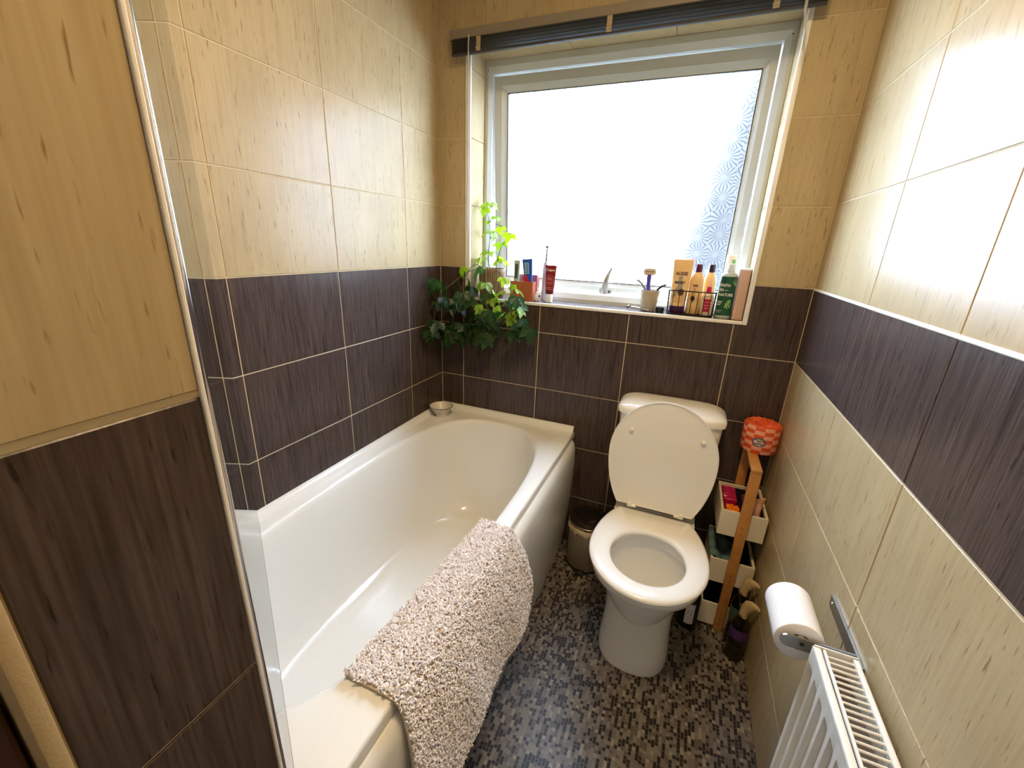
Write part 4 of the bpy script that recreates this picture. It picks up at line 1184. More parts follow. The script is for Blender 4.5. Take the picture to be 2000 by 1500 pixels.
LEAVES = [(0.164, 0.069, 1.501, 0), (0.224, 0.08, 1.502, 0), (0.189, 0.05, 1.474, 0), (0.231, 0.066, 1.453, 0), (0.18, 0.092, 1.438, 0), (0.166, 0.088, 1.386, 0), (0.272, 0.039, 1.403, 0), (0.234, 0.044, 1.381, 0), (0.311, 0.034, 1.373, 0), (0.304, 0.061, 1.347, 0), (0.271, 0.032, 1.34, 0), (0.215, 0.062, 1.306, 0), (0.176, 0.075, 1.31, 0), (0.271, 0.05, 1.292, 0), (0.166, 0.067, 1.269, 0), (0.166, 0.03, 1.274, 0), (0.261, 0.032, 1.271, 0), (0.275, 0.069, 1.27, 0), (0.303, 0.048, 1.267, 0), (0.133, -0.036, 1.228, 0), (0.206, -0.04, 1.225, 1),
    (0.094, -0.035, 1.171, 1), (0.17, -0.044, 1.171, 1), (0.322, -0.031, 1.197, 0), (0.361, -0.023, 1.172, 0), (0.403, -0.039, 1.161, 0), (0.04, -0.138, 1.158, 2), (0.068, -0.091, 1.134, 2), (0.218, -0.017, 1.173, 0), (0.255, -0.016, 1.17, 0), (0.285, -0.026, 1.146, 0), (0.301, -0.018, 1.118, 0), (0.252, -0.02, 1.104, 1), (0.178, -0.037, 1.144, 1), (0.06, -0.121, 1.081, 2), (0.11, -0.065, 1.079, 2), (0.148, -0.074, 1.067, 2), (0.258, -0.094, 1.069, 0), (0.295, -0.108, 1.058, 1), (0.328, -0.089, 1.086, 0), (0.191, -0.083, 1.1, 2), (0.413, -0.103, 1.126, 2), (0.391, -0.101, 1.082, 0), (0.408, -0.084, 1.071, 0), (0.382, -0.044, 1.024, 0), (0.419, -0.071, 1.092, 2), (0.412, -0.102, 0.994, 2), (0.43, -0.102, 0.99, 2), (0.38, -0.084, 1.052, 0),
    (0.038, -0.162, 1.001, 3), (0.052, -0.102, 0.993, 3), (0.038, -0.184, 0.965, 3), (0.045, -0.112, 0.953, 3), (0.07, -0.076, 0.967, 3), (0.116, -0.087, 0.957, 3), (0.138, -0.056, 0.983, 3), (0.175, -0.053, 1.015, 3), (0.191, -0.058, 0.954, 3), (0.229, -0.058, 0.993, 3), (0.263, -0.086, 0.951, 3), (0.268, -0.06, 0.992, 3), (0.156, -0.089, 0.939, 3), (0.45, -0.068, 1.009, 3), (0.446, -0.091, 1.033, 3), (0.326, -0.08, 1.008, 3), (0.246, -0.114, 0.943, 3), (0.076, -0.098, 0.93, 3), (0.098, -0.033, 0.986, 3), (0.31, -0.099, 1.036, 3)]
top_ = Vector((PXc, PYc, SZ+0.112))
def vine(nm, pts, r0=0.0022, r1=0.0010):
    P = [Vector(p) for p in pts]; out = []
    for i in range(len(P)-1):
        p0, p1, p2, p3 = P[max(0, i-1)], P[i], P[i+1], P[min(len(P)-1, i+2)]
        for k in range(6):
            t = k/6
            out.append(0.5*((2*p1)+(-p0+p2)*t+(2*p0-5*p1+4*p2-p3)*t*t+(-p0+3*p1-3*p2+p3)*t**3))
    out.append(P[-1])
    part(nm, MB().tube(out, r0, 7, 0, r1), STEM, plant)
    return out
NODES = []
for pts in ([(PXc-0.01, PYc, SZ+0.11), (0.206, 0.062, 1.30), (0.212, 0.066, 1.38), (0.200, 0.07, 1.45), (0.187, 0.066, 1.50)],
            [(0.212, 0.066, 1.37), (0.24, 0.058, 1.41), (0.245, 0.05, 1.43), (0.275, 0.045, 1.42)],
            [(PXc+0.015, PYc, SZ+0.11), (0.262, 0.04, 1.29), (0.285, 0.035, 1.35), (0.31, 0.04, 1.37)],
            [(PXc-0.02, PYc-0.02, SZ+0.11), (0.172, 0.01, 1.262), (0.145, -0.03, 1.22), (0.12, -0.05, 1.12), (0.10, -0.07, 1.02), (0.09, -0.09, 0.95)],
            [(PXc, PYc-0.03, SZ+0.11), (0.232, -0.012, 1.255), (0.243, -0.032, 1.18), (0.26, -0.06, 1.08), (0.23, -0.07, 0.99)],
            [(PXc+0.03, PYc-0.03, SZ+0.11), (0.29, -0.01, 1.245), (0.34, -0.03, 1.19), (0.40, -0.06, 1.12), (0.41, -0.08, 1.03)],
            [(PXc-0.03, PYc-0.03, SZ+0.11), (0.165, -0.012, 1.24), (0.11, -0.07, 1.19), (0.06, -0.12, 1.12), (0.045, -0.14, 1.01)]):
    NODES += vine('vine', pts)
rl = random.Random(21)
LEAVES += [(x+rl.uniform(-0.035, 0.035), y+rl.uniform(-0.03, 0.01), z+rl.uniform(-0.03, 0.03), k) for x, y, z, k in LEAVES[21:] if z < 1.16]
for i, (x, y, z, k) in enumerate(LEAVES):
    p = Vector((x, y, z))
    near = min(NODES, key=lambda q: (Vector(q)-p).length)
    o = bpy.data.objects.new('leaf', rl.choice(LV_NEW if k == 0 else LV_OLD)); COL.objects.link(o)
    o.parent = plant
    sc_l = rl.uniform(0.040, 0.054) if k == 0 else rl.uniform(0.054, 0.072)
    dv = Vector((p.x-near[0], p.y-near[1]-0.02, 0))
    yaw = math.atan2(dv.y, dv.x)+rl.uniform(-0.6, 0.6)
    dirn = Vector((math.cos(yaw), math.sin(yaw), 0))
    tilt = rl.uniform(0.35, 1.15)
    if k == 0 and z > 1.28: tilt = rl.uniform(-0.2, 1.0)
    M = Matrix.Rotation(yaw, 4, 'Z') @ Matrix.Rotation(tilt, 4, 'Y') @ Matrix.Rotation(rl.uniform(-0.5, 0.5), 4, 'X')
    tip = M @ Vector((1, 0, -0.3)) * sc_l
    base = p - tip*0.5
    # keep clear of the walls and of the window
    for _ in range(6):
        ext = [base+(M @ Vector(v))*sc_l for v in ((1, 0, -0.3), (0.5, 0.65, -0.1), (0.5, -0.65, -0.1), (0, 0, 0))]
        mn = min(e.x for e in ext); mxy = max(e.y for e in ext)
        if mn < 0.006: base.x += 0.006-mn
        lim = -0.006 if y < 0 else 0.118
        if mxy > lim: base.y -= mxy-lim
        if z > 1.13 and base.y > -0.0 and mn < OX0+0.004: base.x += OX0+0.004-mn
    o.location = base-Vector((PXc, PYc, SZ))
    o.rotation_euler = M.to_euler(); o.scale = (sc_l, sc_l, sc_l)
    if (base-Vector(near)).length > 0.006:
        a, b = Vector(near), base
        midp = (a+b)/2+Vector((0, 0, 0.008))
        part('leaf_stalk', MB().tube([a, midp, b], 0.0008, 5), STEM, plant)

# --- terracotta caddy with brushing things
cad = thing('bathroom_caddy', 'terracotta two-tier caddy on the sill beside the plant', 'caddy', (0.388, 0.055, SZ))
def open_box(x0, x1, y0, y1, z0, z1, t):
    return (MB().box((x0, y0, z0), (x1, y1, z0+t)).box((x0, y0, z0+t), (x1, y0+t, z1), 0.0008).box((x0, y1-t, z0+t), (x1, y1, z1), 0.0008)
            .box((x0, y0+t, z0+t), (x0+t, y1-t, z1), 0.0008).box((x1-t, y0+t, z0+t), (x1, y1-t, z1), 0.0008))
part('front_tray', open_box(0.334, 0.436, 0.018, 0.060, SZ, SZ+0.080, 0.004), TERRA, cad, smooth=False)
part('tall_back', open_box(0.338, 0.440, 0.0605, 0.088, SZ, SZ+0.107, 0.004), pmat('terracotta_back', lin(176, 100, 92), 0.4), cad, smooth=False)

# green toothpaste
tg = thing('toothpaste_tube', 'pale green toothpaste tube standing in the terracotta caddy', 'toothpaste', (0.3535, 0.040, SZ+0.0045))
GRN = pmat('pale_green_tube', lin(176, 198, 186), 0.3)
zc = SZ+0.0045
part('body', MB().rings([ell(0.3535, 0.040, zc+0.025+0.135*t, 0.011+0.003*t, 0.0105*(1-t)+0.0022, 2+t) for t in [i/8 for i in range(9)]]), GRN, tg)
part('cap', MB().lathe((0.3535, 0.040, zc), [(0.009, 0), (0.0095, 0.002), (0.008, 0.026)], 20), WHITEP, tg)
fg = lambda u, v: (0.3535+u, 0.040-0.0118+0.0085*max(0, (v-0.025))/0.135, zc+v)
part('print_mark', patch(fg, -0.0065, 0.0065, 0.085, 0.145, 4, 4), pmat('deep_green_print', lin(60, 92, 84), 0.4), tg, smooth=False)
# blue toothpaste, leaning
tb = thing('toothpaste_tube', 'blue and red toothpaste tube leaning in the terracotta caddy', 'toothpaste', (0.398, 0.041, SZ+0.0045))
MB_L = Matrix.Translation((0.4155, 0.041, zc)) @ Matrix.Rotation(math.radians(-6), 4, 'Y')
BLT = pmat('blue_tube', lin(28, 82, 196), 0.3)
part('body', MB().rings(tube_shape(0, 0, 0.022, 0.146, 0.046, 0.013, 0.0125)).xf(MB_L), BLT, tb)
part('cap', MB().lathe((0, 0, 0.002), [(0.010, 0), (0.0105, 0.002), (0.009, 0.021)], 20).xf(MB_L), WHITEP, tb)
fb_ = tube_front(0, 0, 0.022, 0.146, 0.046, 0.013, 0.0125)
lab_ = part('print_panel', patch(fb_, -0.012, 0.008, 0.085, 0.132).xf(MB_L), pmat('light_blue_print', lin(150, 200, 240), 0.35), tb)
fb2 = tube_front(0, 0, 0.022, 0.146, 0.046, 0.013, 0.0125, eps=0.0014)
part('lettering', text_mb('WHITE', 0.0135, lambda u, v: fb2(v-0.002, 0.108-u), bold=0.0002).xf(MB_L), pmat('navy_ink', lin(20, 40, 110), 0.4), lab_, smooth=False)
part('red_corner', MB().add([fb_(-0.015, 0.055), fb_(-0.0155, 0.09), fb_(0.0, 0.072), fb_(0.012, 0.050), fb_(0.0, 0.040)], [(0, 1, 2, 3, 4)]).xf(MB_L), pmat('red_print', lin(206, 30, 52), 0.35), tb, smooth=False)
# electric toothbrush
tbx, tby = 0.462, 0.101
eb = thing('electric_toothbrush', 'slim white electric toothbrush standing behind the terracotta caddy', 'toothbrush', (tbx, tby, SZ))
part('handle', MB().lathe((tbx, tby, SZ), [(0.0125, 0), (0.0135, 0.004), (0.0135, 0.09), (0.0125, 0.13), (0.009, 0.155), (0.005, 0.163)], 24), pmat('pale_grey_brush', lin(186, 184, 182), 0.35), eb)
part('neck', MB().tube([(tbx, tby, SZ+0.160), (tbx+0.001, tby, SZ+0.19), (tbx+0.002, tby, SZ+0.218)], 0.0042, 12, 0, 0.0028), pmat('grey_brush_neck', lin(96, 94, 102), 0.4), eb)
part('brush_head', MB().lathe((0, 0, 0), [(0.0055, 0), (0.0058, 0.004), (0.005, 0.006), (0.0048, 0.012), (0.001, 0.012)], 18).xf(Matrix.Translation((tbx+0.002, tby+0.003, SZ+0.2225)) @ Matrix.Rotation(PI/2, 4, 'X')), pmat('grey_bristle', lin(64, 62, 76), 0.6), eb)
# dental floss
fl = thing('floss_pack', 'small white oval floss pack leaning beside the terracotta caddy', 'floss', (0.454, 0.040, SZ))
Mf = Matrix.Translation((0.4545, 0.040, SZ+0.0225)) @ Matrix.Rotation(math.radians(12), 4, 'Y') @ Matrix.Rotation(math.radians(-30), 4, 'Z')
part('case', MB().rings([se_ring(0, 0, z, 0.0085*s_, 0.016*s_, 2.2, 32) for z, s_ in ((-0.022, 0.35), (-0.0205, 0.62), (-0.015, 0.88), (-0.006, 0.99), (0.004, 1.0), (0.013, 0.9), (0.019, 0.65), (0.021, 0.35))]).xf(Mf), WHITEP, fl)
part('blue_mark', disc(lambda u, v: tuple(Mf @ Vector((0.0089-0.2*abs(v)*0.3, u, v))), 0.0, 0.002, 0.006, 0.005), BLT, fl)
# red toothpaste standing on its cap
rt = thing('toothpaste_tube', 'dark red toothpaste tube standing on its white cap on the sill', 'toothpaste', (0.500, 0.055, SZ))
REDT = pmat('deep_red_tube', lin(128, 22, 34), 0.3)
part('body', MB().rings(tube_shape(0.500, 0.055, SZ+0.034, 0.117, 0.050, 0.0165, 0.0145)), REDT, rt)
part('cap', MB().lathe((0.500, 0.055, SZ), [(0.0135, 0), (0.0145, 0.001), (0.0155, 0.034)], 28), WHITEP, rt)
fr_ = tube_front(0.500, 0.055, SZ+0.034, 0.117, 0.050, 0.0165, 0.0145)
part('lettering', text_mb('Colgate', 0.0125, lambda u, v: fr_(u, v+0.098), bold=0.0003), INK_W, rt, smooth=False)
PINKI = pmat('pink_ink', lin(226, 150, 140), 0.4)
part('ring_mark', ringmark(fr_, 0, 0.058, 0.0185, 0.0193), PINKI, rt, smooth=False)
part('lettering', text_mb('MAX', 0.008, lambda u, v: fr_(u, v+0.066), bold=0.0001), PINKI, rt, smooth=False)
part('lettering', text_mb('WHITE', 0.008, lambda u, v: fr_(u, v+0.0585), bold=0.0001), PINKI, rt, smooth=False)
for v0 in (0.046, 0.026, 0.019):
    part('print_line', patch(fr_, -0.011, 0.011, v0, v0+0.002, 6, 1), PINKI, rt, smooth=False)
part('dark_foot', patch(fr_, -0.0155, 0.0155, 0.0005, 0.014, 8, 2), pmat('maroon_print', lin(86, 16, 40), 0.35), rt)

# --- concrete pot with razors
cpx, cpy = 0.906, 0.066
cp = thing('concrete_pot', 'grey concrete tumbler holding razors on the sill', 'pot', (cpx, cpy, SZ))
part('body', MB().lathe((cpx, cpy, SZ), [(0.026, 0), (0.0275, 0.002), (0.036, 0.078), (0.0352, 0.0795), (0.0325, 0.0795), (0.024, 0.006), (0.001, 0.006)], 40), pmat('grey_concrete', lin(172, 158, 134), 0.85, bump=0.3, bscale=120, vary=0.08, vscale=40), cp)
pur = pmat('purple_razor_plastic', lin(86, 66, 178), 0.3)
rz = thing('razor', 'purple razor with a pale rounded head standing in the concrete pot', 'razor', (0.896, 0.062, SZ+0.0066))
part('handle', MB().tube([(0.903, 0.079, SZ+0.0078), (0.900, 0.070, SZ+0.06), (0.8965, 0.060, SZ+0.10), (0.896, 0.058, SZ+0.125)], 0.0070, 12, 0, 0.0085), pur, rz)
part('grip_ring', MB().lathe((0.8965, 0.0605, SZ+0.094), [(0.006, 0), (0.0082, 0.003), (0.0082, 0.008), (0.006, 0.011)], 16), pur, rz)
hm = MB().rings([[(0.896+s_*x, y, SZ+0.1475+s_*z) for x, z in [(0.0235*math.copysign(abs(math.cos(t))**0.55, math.cos(t)), 0.0135*math.copysign(abs(math.sin(t))**0.75, math.sin(t))) for t in [2*PI*j/40 for j in range(40)]]] for y, s_ in ((0.062, 0.9), (0.060, 1.0), (0.055, 1.0), (0.053, 0.9))])
rh = part('razor_head', hm, pmat('pale_razor_head', lin(216, 196, 170), 0.4), rz)
part('neck', MB().tube([(0.896, 0.058, SZ+0.122), (0.896, 0.0575, SZ+0.138)], 0.0105, 14, 0, 0.008), pur, rz)
for k in range(3):
    part('blade_slot', MB().box((0.896-0.0135+k*0.0095, 0.0524, SZ+0.1468), (0.896-0.0055+k*0.0095, 0.0531, SZ+0.1495)), BLACKP, rh, smooth=False)
CLRZ = pmat('pale_grey_razor', lin(128, 134, 140), 0.3)
rz2 = thing('razor', 'pale grey razor leaning out over the window side of the concrete pot', 'razor', (0.890, 0.062, SZ+0.0066))
part('handle', MB().tube([(0.912, 0.053, SZ+0.0078), (0.884, 0.058, SZ+0.086), (0.872, 0.061, SZ+0.101), (0.858, 0.064, SZ+0.112)], 0.0046, 10, 0, 0.004), CLRZ, rz2)
part('razor_head', MB().box((-0.004, -0.012, -0.0035), (0.004, 0.012, 0.0035), 0.001).xf(Matrix.Translation((0.8545, 0.067, SZ+0.113)) @ Matrix.Rotation(0.6, 4, 'Y')), CLRZ, rz2)
rz3 = thing('razor', 'black razor with a bent neck leaning towards the wire basket', 'razor', (0.916, 0.066, SZ+0.0066))
part('handle', MB().tube([(0.916, 0.069, SZ+0.0072), (0.931, 0.066, SZ+0.080), (0.939, 0.066, SZ+0.091), (0.949, 0.066, SZ+0.098)], 0.0045, 10), BLACKP, rz3)
part('razor_head', MB().box((-0.006, -0.012, -0.0035), (0.007, 0.012, 0.0035), 0.001).xf(Matrix.Translation((0.9555, 0.066, SZ+0.1005)) @ Matrix.Rotation(-0.35, 4, 'Y')), pmat('dark_grey_razor', lin(64, 64, 70), 0.4), rz3)
rz4 = thing('razor', 'steel safety razor lying on the sill in front of the concrete pot', 'razor', (0.86, 0.032, SZ))
part('handle', MB().tube([(0.846, 0.032, SZ+0.011), (0.87, 0.0305, SZ+0.009), (0.915, 0.0275, SZ+0.006)], 0.0055, 14), CHROME, rz4)
part('razor_head', MB().box((-0.008, -0.019, 0), (0.008, 0.019, 0.004), 0.0015).box((-0.005, -0.018, 0.004), (0.005, 0.018, 0.008), 0.001).xf(Matrix.Translation((0.838, 0.0325, SZ+0.011)) @ Matrix.Rotation(-1.15, 4, 'Y')), pmat('dark_steel', lin(120, 120, 124), 0.3, metal=0.9), rz4)
solo('screw_cap', MB().lathe((0.952, 0.046, SZ), [(0.0145, 0), (0.0155, 0.001), (0.0160, 0.018), (0.0145, 0.0195), (0.013, 0.0195), (0.012, 0.016), (0.001, 0.0155)], 28), BLACKP, 'black round screw cap on the sill beside the wire basket', 'cap', (0.952, 0.046, SZ))

# --- wire basket
KX0, KX1, KY0, KY1 = 0.976, 1.1405, 0.020, 0.116
wbk = thing('wire_basket', 'black wire basket holding bottles at the end of the sill', 'basket', (1.058, 0.068, SZ))
WIRE = pmat('black_wire', lin(22, 16, 18), 0.4, metal=0.3)
def rrect(ins, z, r=0.014):
    P = []
    for cx, cy, a0 in ((KX1-ins-r, KY1-ins-r, 0), (KX0+ins+r, KY1-ins-r, PI/2), (KX0+ins+r, KY0+ins+r, PI), (KX1-ins-r, KY0+ins+r, 1.5*PI)):
        for i in range(6):
            a = a0+PI/2*i/5; P.append((cx+r*math.cos(a), cy+r*math.sin(a), z))
    return P+[P[0]]
ZT = SZ+0.088
part('rim_wire', MB().tube(rrect(0, ZT), 0.0021, 8), WIRE, wbk)
part('base_wire', MB().tube(rrect(0.003, SZ+0.0024), 0.0018, 8), WIRE, wbk)
ups = [(KX0+0.018+i*0.0215, KY0) for i in range(7)]+[(KX0+0.018+i*0.0215, KY1) for i in range(7)]+[(KX0, KY0+0.022+i*0.026) for i in range(3)]+[(KX1, KY0+0.022+i*0.026) for i in range(3)]
for x, y in ups:
    sx_ = 0.003 if x == KX0 else (-0.003 if x == KX1 else 0); sy_ = 0.003 if y == KY0 else (-0.003 if y == KY1 else 0)
    part('upright_wire', MB().tube([(x, y, ZT), (x+sx_, y+sy_, SZ+0.0026)], 0.0013, 6), WIRE, wbk)
for i in range(5):
    y = KY0+0.016+i*0.016
    part('floor_wire', MB().tube([(KX0+0.004, y, SZ+0.0020), (KX1-0.004, y, SZ+0.0020)], 0.0013, 6), WIRE, wbk)
BZ = SZ+0.0036
# conditioner tube
ct = thing('conditioner_tube', 'peach conditioner tube with a purple cap standing in the wire basket', 'tube', (1.0115, 0.058, BZ))
cz0 = BZ+0.026
part('body', MB().rings(tube_shape(1.0115, 0.058, cz0, 0.168, 0.069, 0.0265, 0.021)), PEACH, ct)
part('cap', MB().rings([ell(1.0115, 0.058, BZ, 0.0245, 0.019), ell(1.0115, 0.058, BZ+0.002, 0.0255, 0.020), ell(1.0115, 0.058, BZ+0.026, 0.0268, 0.0212)]), PURPC, ct)
fc = tube_front(1.0115, 0.058, cz0, 0.168, 0.069, 0.0265, 0.021)
part('lettering', text_mb('AUSSIE', 0.0165, lambda u, v: fc(u, v+0.118), bold=0.0006, sx=0.82), INK_D, ct, smooth=False)
part('lettering', text_mb('MOIST', 0.0125, lambda u, v: fc(u-0.002, v+0.0855), bold=0.0007), INK_D, ct, smooth=False)
part('kangaroo_shade', MB().add([fc(u-0.002, v) for u, v in ((-0.006, 0.110), (0.008, 0.110), (0.007, 0.098), (0.011, 0.080), (0.014, 0.055), (0.008, 0.042), (-0.003, 0.05), (-0.016, 0.03), (-0.018, 0.05), (-0.006, 0.075))], [tuple(range(10))]), INK_G, ct, smooth=False)
part('round_badge', disc(tube_front(1.0115, 0.058, cz0, 0.168, 0.069, 0.0265, 0.021, eps=0.0014), 0.006, 0.052, 0.011, 0.0125), pmat('brown_print', lin(96, 60, 50), 0.5), ct, smooth=False)
for v0 in (0.028, 0.021, 0.014):
    part('print_line', patch(fc, -0.016, 0.016, v0, v0+0.0025, 6, 1), pmat('tan_ink', lin(206, 150, 90), 0.5), ct, smooth=False)
def bottle(nm, label, cat, cx, cy, rx, ry, hb, cap_r, cap_h, body, capm, neck=None):
    t = thing(nm, label, cat, (cx, cy, BZ))
    R = [ell(cx, cy, BZ+z, rx*k, ry*k, n_) for z, k, n_ in ((0, 0.9, 2.4), (0.003, 1.0, 2.4), (hb*0.55, 1.0, 2.4), (hb*0.80, 0.98, 2.3), (hb*0.90, 0.82, 2.2), (hb*0.97, 0.55, 2.0), (hb, 0.45, 2.0))]
    part('body', MB().rings(R), body, t)
    part('cap', MB().lathe((cx, cy, BZ), [(cap_r*1.03, hb-0.001), (cap_r*1.05, hb+0.003), (cap_r, hb+cap_h-0.002), (cap_r*0.92, hb+cap_h)], 24), capm, t)
    return t
b1 = bottle('shampoo_bottle', 'peach bottle with a maroon cap in the wire basket', 'bottle', 1.0675, 0.066, 0.0245, 0.0185, 0.155, 0.0118, 0.026, PEACH, MAROONC)
fb1 = lambda u, v: (1.0675+u, 0.066-0.0185*math.sqrt(max(0.05, 1-(u/0.0245)**2))-0.0007, BZ+v)
part('lettering', text_mb('AUSSIE', 0.0105, lambda u, v: fb1(u-0.007, v+0.104), bold=0.0004, sx=0.8), INK_D, b1, smooth=False)
part('kangaroo_shade', MB().add([fb1(u-0.008, v) for u, v in ((-0.004, 0.096), (0.006, 0.096), (0.008, 0.07), (0.010, 0.05), (0.002, 0.04), (-0.008, 0.046), (-0.005, 0.07))], [tuple(range(7))]), INK_G, b1, smooth=False)
fb1b = lambda u, v: (fb1(u, v)[0], fb1(u, v)[1]-0.0006, fb1(u, v)[2])
part('round_badge', disc(fb1b, -0.006, 0.058, 0.007, 0.009), INK_D, b1, smooth=False)
b2 = bottle('shampoo_bottle', 'peach bottle with a near-black cap in the wire basket', 'bottle', 1.1125, 0.094, 0.0225, 0.0175, 0.155, 0.0118, 0.026, PEACH, pmat('near_black_cap', lin(40, 22, 38), 0.3))
b3 = bottle('lotion_bottle', 'small clear bottle with a pink label and pink cap in the wire basket', 'bottle', 1.1135, 0.0475, 0.0215, 0.0145, 0.082, 0.0085, 0.022, pmat('milky_peach_plastic', lin(226, 200, 168), 0.2), pmat('pink_cap', lin(206, 34, 84), 0.3))
fb3 = lambda u, v: (1.1135+u, 0.0475-0.0145*math.sqrt(max(0.03, 1-(u/0.0215)**2))-0.0007, BZ+v)
lb3 = part('label', patch(fb3, -0.017, 0.017, 0.014, 0.060, 10, 2), pmat('raspberry_label', lin(176, 24, 68), 0.4), b3)
fb3b = lambda u, v: (fb3(u, v)[0], fb3(u, v)[1]-0.0006, fb3(u, v)[2])
for v0, w_ in ((0.048, 0.010), (0.036, 0.012), (0.026, 0.009)):
    part('print_line', patch(fb3b, -w_, w_, v0, v0+0.0022, 6, 1), PINKI, lb3, smooth=False)
wt = thing('skincare_tube', 'slim white and lilac tube at the back corner of the wire basket', 'tube', (0.992, 0.100, BZ))
part('body', MB().rings(tube_shape(0.9890, 0.0995, BZ+0.018, 0.09, 0.018, 0.0085, 0.0085)), WHITEP, wt)
part('cap', MB().lathe((0.9890, 0.0995, BZ), [(0.008, 0), (0.0085, 0.018)], 18), pmat('lilac_cap', lin(150, 140, 196), 0.35), wt)
lt = thing('tall_tube', 'tall lilac-edged tube standing behind the peach conditioner tube', 'tube', (1.022, 0.100, BZ))
part('body', MB().rings(tube_shape(1.0245, 0.098, BZ+0.022, 0.176, 0.052, 0.013, 0.0125)), pmat('pale_lilac_tube', lin(196, 190, 216), 0.35), lt)
part('cap', MB().lathe((1.0245, 0.098, BZ), [(0.0118, 0), (0.0125, 0.022)], 20), WHITEP, lt)

# green shampoo bottle
gx, gy = 1.1712, 0.040
gb = thing('shampoo_bottle', 'green botanical-print shampoo bottle with a clear cap beside the wire basket', 'bottle', (gx, gy, SZ))
PETG = pmat('grey_clear_plastic', lin(178, 190, 184), 0.2)
part('body', MB().rings([ell(gx, gy, SZ+z, 0.0275*k, 0.0225*k, 2.4) for z, k in ((0, 0.93), (0.003, 1.0), (0.142, 1.0), (0.152, 0.96), (0.159, 0.8), (0.162, 0.52))]), PETG, gb)
part('cap', MB().lathe((gx, gy, SZ), [(0.0138, 0.162), (0.0138, 0.172), (0.0125, 0.173), (0.0125, 0.188), (0.0112, 0.191)], 24), pmat('frosted_cap', lin(214, 220, 222), 0.3), gb)
fgb = lambda u, v, e=0.0007: (gx+u, gy-0.0225*(max(0.02, 1-abs(u/0.0275)**2.4))**(1/2.4)-e, SZ+v)
gl_ = part('label', patch(fgb, -0.0262, 0.0262, 0.012, 0.148, 14, 2), pmat('bottle_green_print', lin(20, 78, 52), 0.4), gb)
def fgt(u, v): return fgb(u, v, 0.0014)
for k, tx in enumerate(('FAITH', 'IN —', 'NATURE')):
    part('lettering', text_mb(tx, 0.0135, lambda u, v, k=k: fgt(u-0.0245, v+0.118-0.0165*k), align='LEFT', bold=0.0003, sx=0.86), INK_W, gl_, smooth=False)
LFG = pmat('light_leaf_print', lin(150, 196, 120), 0.4)
lfm = MB()
for a_, ln_ in ((-1.2, 0.030), (-0.8, 0.032), (-0.45, 0.030), (-0.1, 0.026), (0.25, 0.022), (-1.6, 0.024)):
    o0 = (0.002, 0.062); pts_ = []
    for t, w_ in ((0.1, 0.0), (0.4, 0.0014), (0.75, 0.0022), (1.0, 0.0)):
        pts_.append((o0[0]+ln_*t*math.cos(a_)*0.75, o0[1]+ln_*t*math.sin(a_), w_))
    vs = [fgt(max(-0.026, min(0.026, p[0]-p[2]*math.sin(a_))), p[1]+p[2]*math.cos(a_)) for p in pts_]+[fgt(max(-0.026, min(0.026, p[0]+p[2]*math.sin(a_))), p[1]-p[2]*math.cos(a_)) for p in pts_[-2:0:-1]]
    lfm.add(vs, [tuple(range(len(vs)))])
for a_ in (1.9, 2.2, 2.5):
    o0 = (0.026, 0.112); pts_ = [(o0[0]+0.03*t*math.cos(a_)*0.7, o0[1]+0.04*t*math.sin(a_), w_) for t, w_ in ((0.05, 0), (0.4, 0.0012), (0.8, 0.0008), (0.95, 0))]
    vs = [fgt(p[0]-p[2]*math.sin(a_), min(0.147, p[1]+p[2]*math.cos(a_))) for p in pts_]+[fgt(p[0]+p[2]*math.sin(a_), min(0.147, p[1]-p[2]*math.cos(a_))) for p in pts_[-2:0:-1]]
    lfm.add(vs, [tuple(range(len(vs)))])
pm_ = part('leaf_print', lfm, LFG, gl_, smooth=False); pm_['kind'] = 'stuff'
for v0, w_ in ((0.060, 0.014), (0.054, 0.012), (0.048, 0.010), (0.028, 0.018), (0.022, 0.014)):
    part('print_line', patch(fgt, -0.024, -0.024+w_, v0, v0+0.0025, 5, 1), INK_W if v0 > 0.04 else INK_G, gl_, smooth=False)
# white bottle behind
wx, wy = 1.170, 0.090
wbt = thing('lotion_bottle', 'tall white bottle with a green square behind the green shampoo bottle', 'bottle', (wx, wy, SZ))
part('body', MB().lathe((wx, wy, SZ), [(0.017, 0), (0.0185, 0.002), (0.0185, 0.165), (0.017, 0.172)], 28), pmat('white_bottle_body', lin(232, 236, 232), 0.35), wbt)
part('cap', MB().lathe((wx, wy, SZ), [(0.0168, 0.172), (0.0175, 0.174), (0.0175, 0.216), (0.0155, 0.2205), (0.001, 0.2215)], 28), pmat('cream_cap', lin(240, 232, 214), 0.4), wbt)
fw_ = cyl_map(wx, wy, SZ, 0.0179, math.atan2(-1.0, 0.35))
part('green_square', patch(fw_, -0.004, 0.010, 0.192, 0.206, 4, 1), pmat('fresh_green_print', lin(130, 190, 120), 0.4), wbt)
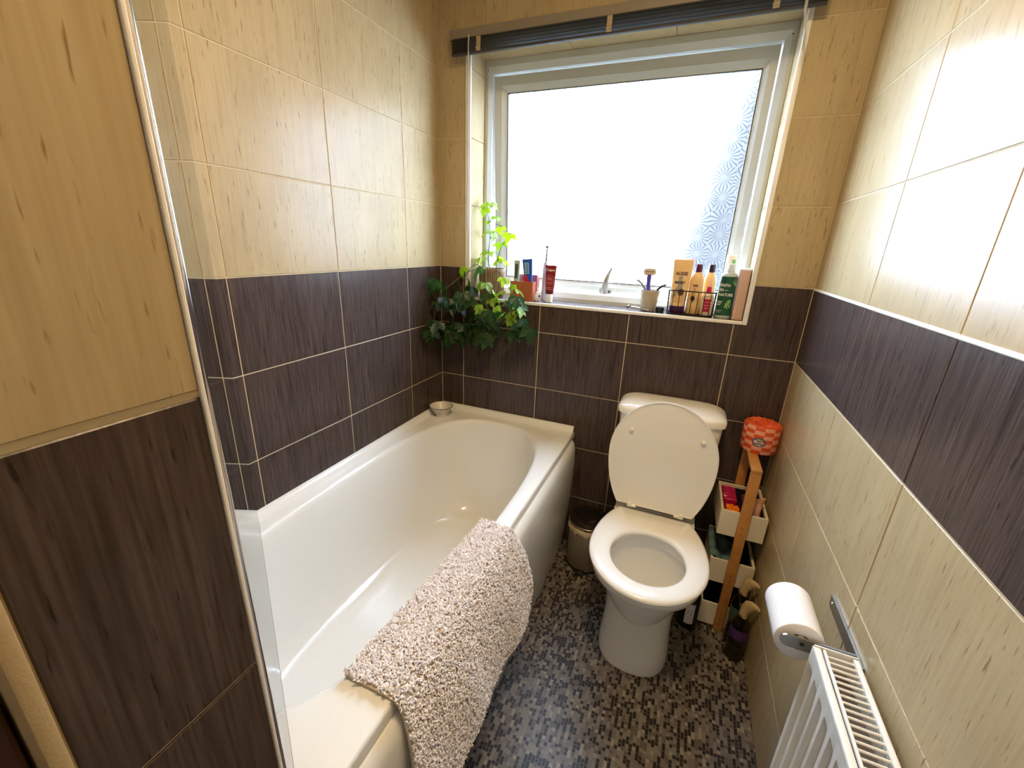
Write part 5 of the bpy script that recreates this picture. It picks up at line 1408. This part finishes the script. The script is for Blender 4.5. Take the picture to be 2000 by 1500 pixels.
# carton at the end
car = thing('carton', 'tall pinkish-beige carton standing at the end of the sill', 'box', (1.217, 0.062, SZ))
Mc = Matrix.Translation((1.2175, 0.060, SZ)) @ Matrix.Rotation(math.radians(1.0), 4, 'Z')
PKB = pmat('pink_beige_card', lin(206, 170, 150), 0.6)
part('body', MB().box((-0.0165, -0.038, 0), (0.0165, 0.038, 0.172), 0.0008).xf(Mc), PKB, car, smooth=False)
part('lid', MB().box((-0.0178, -0.0392, 0.1722), (0.0172, 0.0392, 0.1775), 0.001).xf(Mc), WHITEP, car, smooth=False)

# ------------------------------------------------------------------ invented shrub, added outside to darken part of the patterned glass
sh = thing('added_backdrop_shrub', 'added dark shrub that dims the view through the patterned window glass', 'shrub', (1.52, 2.1, -1.0))
FOL = pmat('dim_backdrop_foliage', (0.052, 0.049, 0.047, 1), 0.9, spec=0.1)  # colour kept very dark so the glass in front reads dim
part('trunk', MB().tube([(1.52, 2.1, -1.0), (1.52, 2.1, 0.8)], 0.06, 10), pmat('bark', lin(70, 56, 46), 0.9), sh)
rs = random.Random(4); fo = MB()
core = []
for i in range(13):
    z = -0.7+4.1*i/12; rr = 1.0*(1-i/12.6)**0.75
    core.append([(1.52+rr*(1+rs.uniform(-0.07, 0.07))*math.cos(2*PI*j/28), 2.1+rr*0.7*(1+rs.uniform(-0.07, 0.07))*math.sin(2*PI*j/28), z) for j in range(28)])
part('foliage_core', MB().rings(core), FOL, sh)
for k in range(6000):
    t = rs.random(); z = -0.7+4.1*t; rr = 1.0*(1-t*12/12.6)**0.75*rs.uniform(0.97, 1.06); a = rs.uniform(0, 2*PI)
    c = Vector((1.52+rr*math.cos(a), 2.1+0.7*rr*math.sin(a), z)); s_ = rs.uniform(0.012, 0.03)
    u = Vector((rs.uniform(-1, 1), rs.uniform(-1, 1), rs.uniform(-1, 1))).normalized(); v = u.orthogonal().normalized()
    fo.add([c-u*s_, c+v*s_*0.45, c+u*s_, c-v*s_*0.45], [(0, 1, 2, 3)])
me = bpy.data.meshes.new('foliage'); o_ = wloc(sh)
me.from_pydata([tuple(Vector(p)-o_) for p in fo.v], [], fo.f)
f_ = link('foliage', me, FOL, sh); f_['kind'] = 'stuff'
struct('added_ground_outside', MB().box((-4, 0.25, -1.1), (6, 8, -1.0)), pmat('added_dark_ground', lin(60, 66, 52), 0.95, vary=0.2, vscale=6), label='added dark ground outside below the window', cat='ground')  # unseen ground, added with the shrub so the glass pattern shows
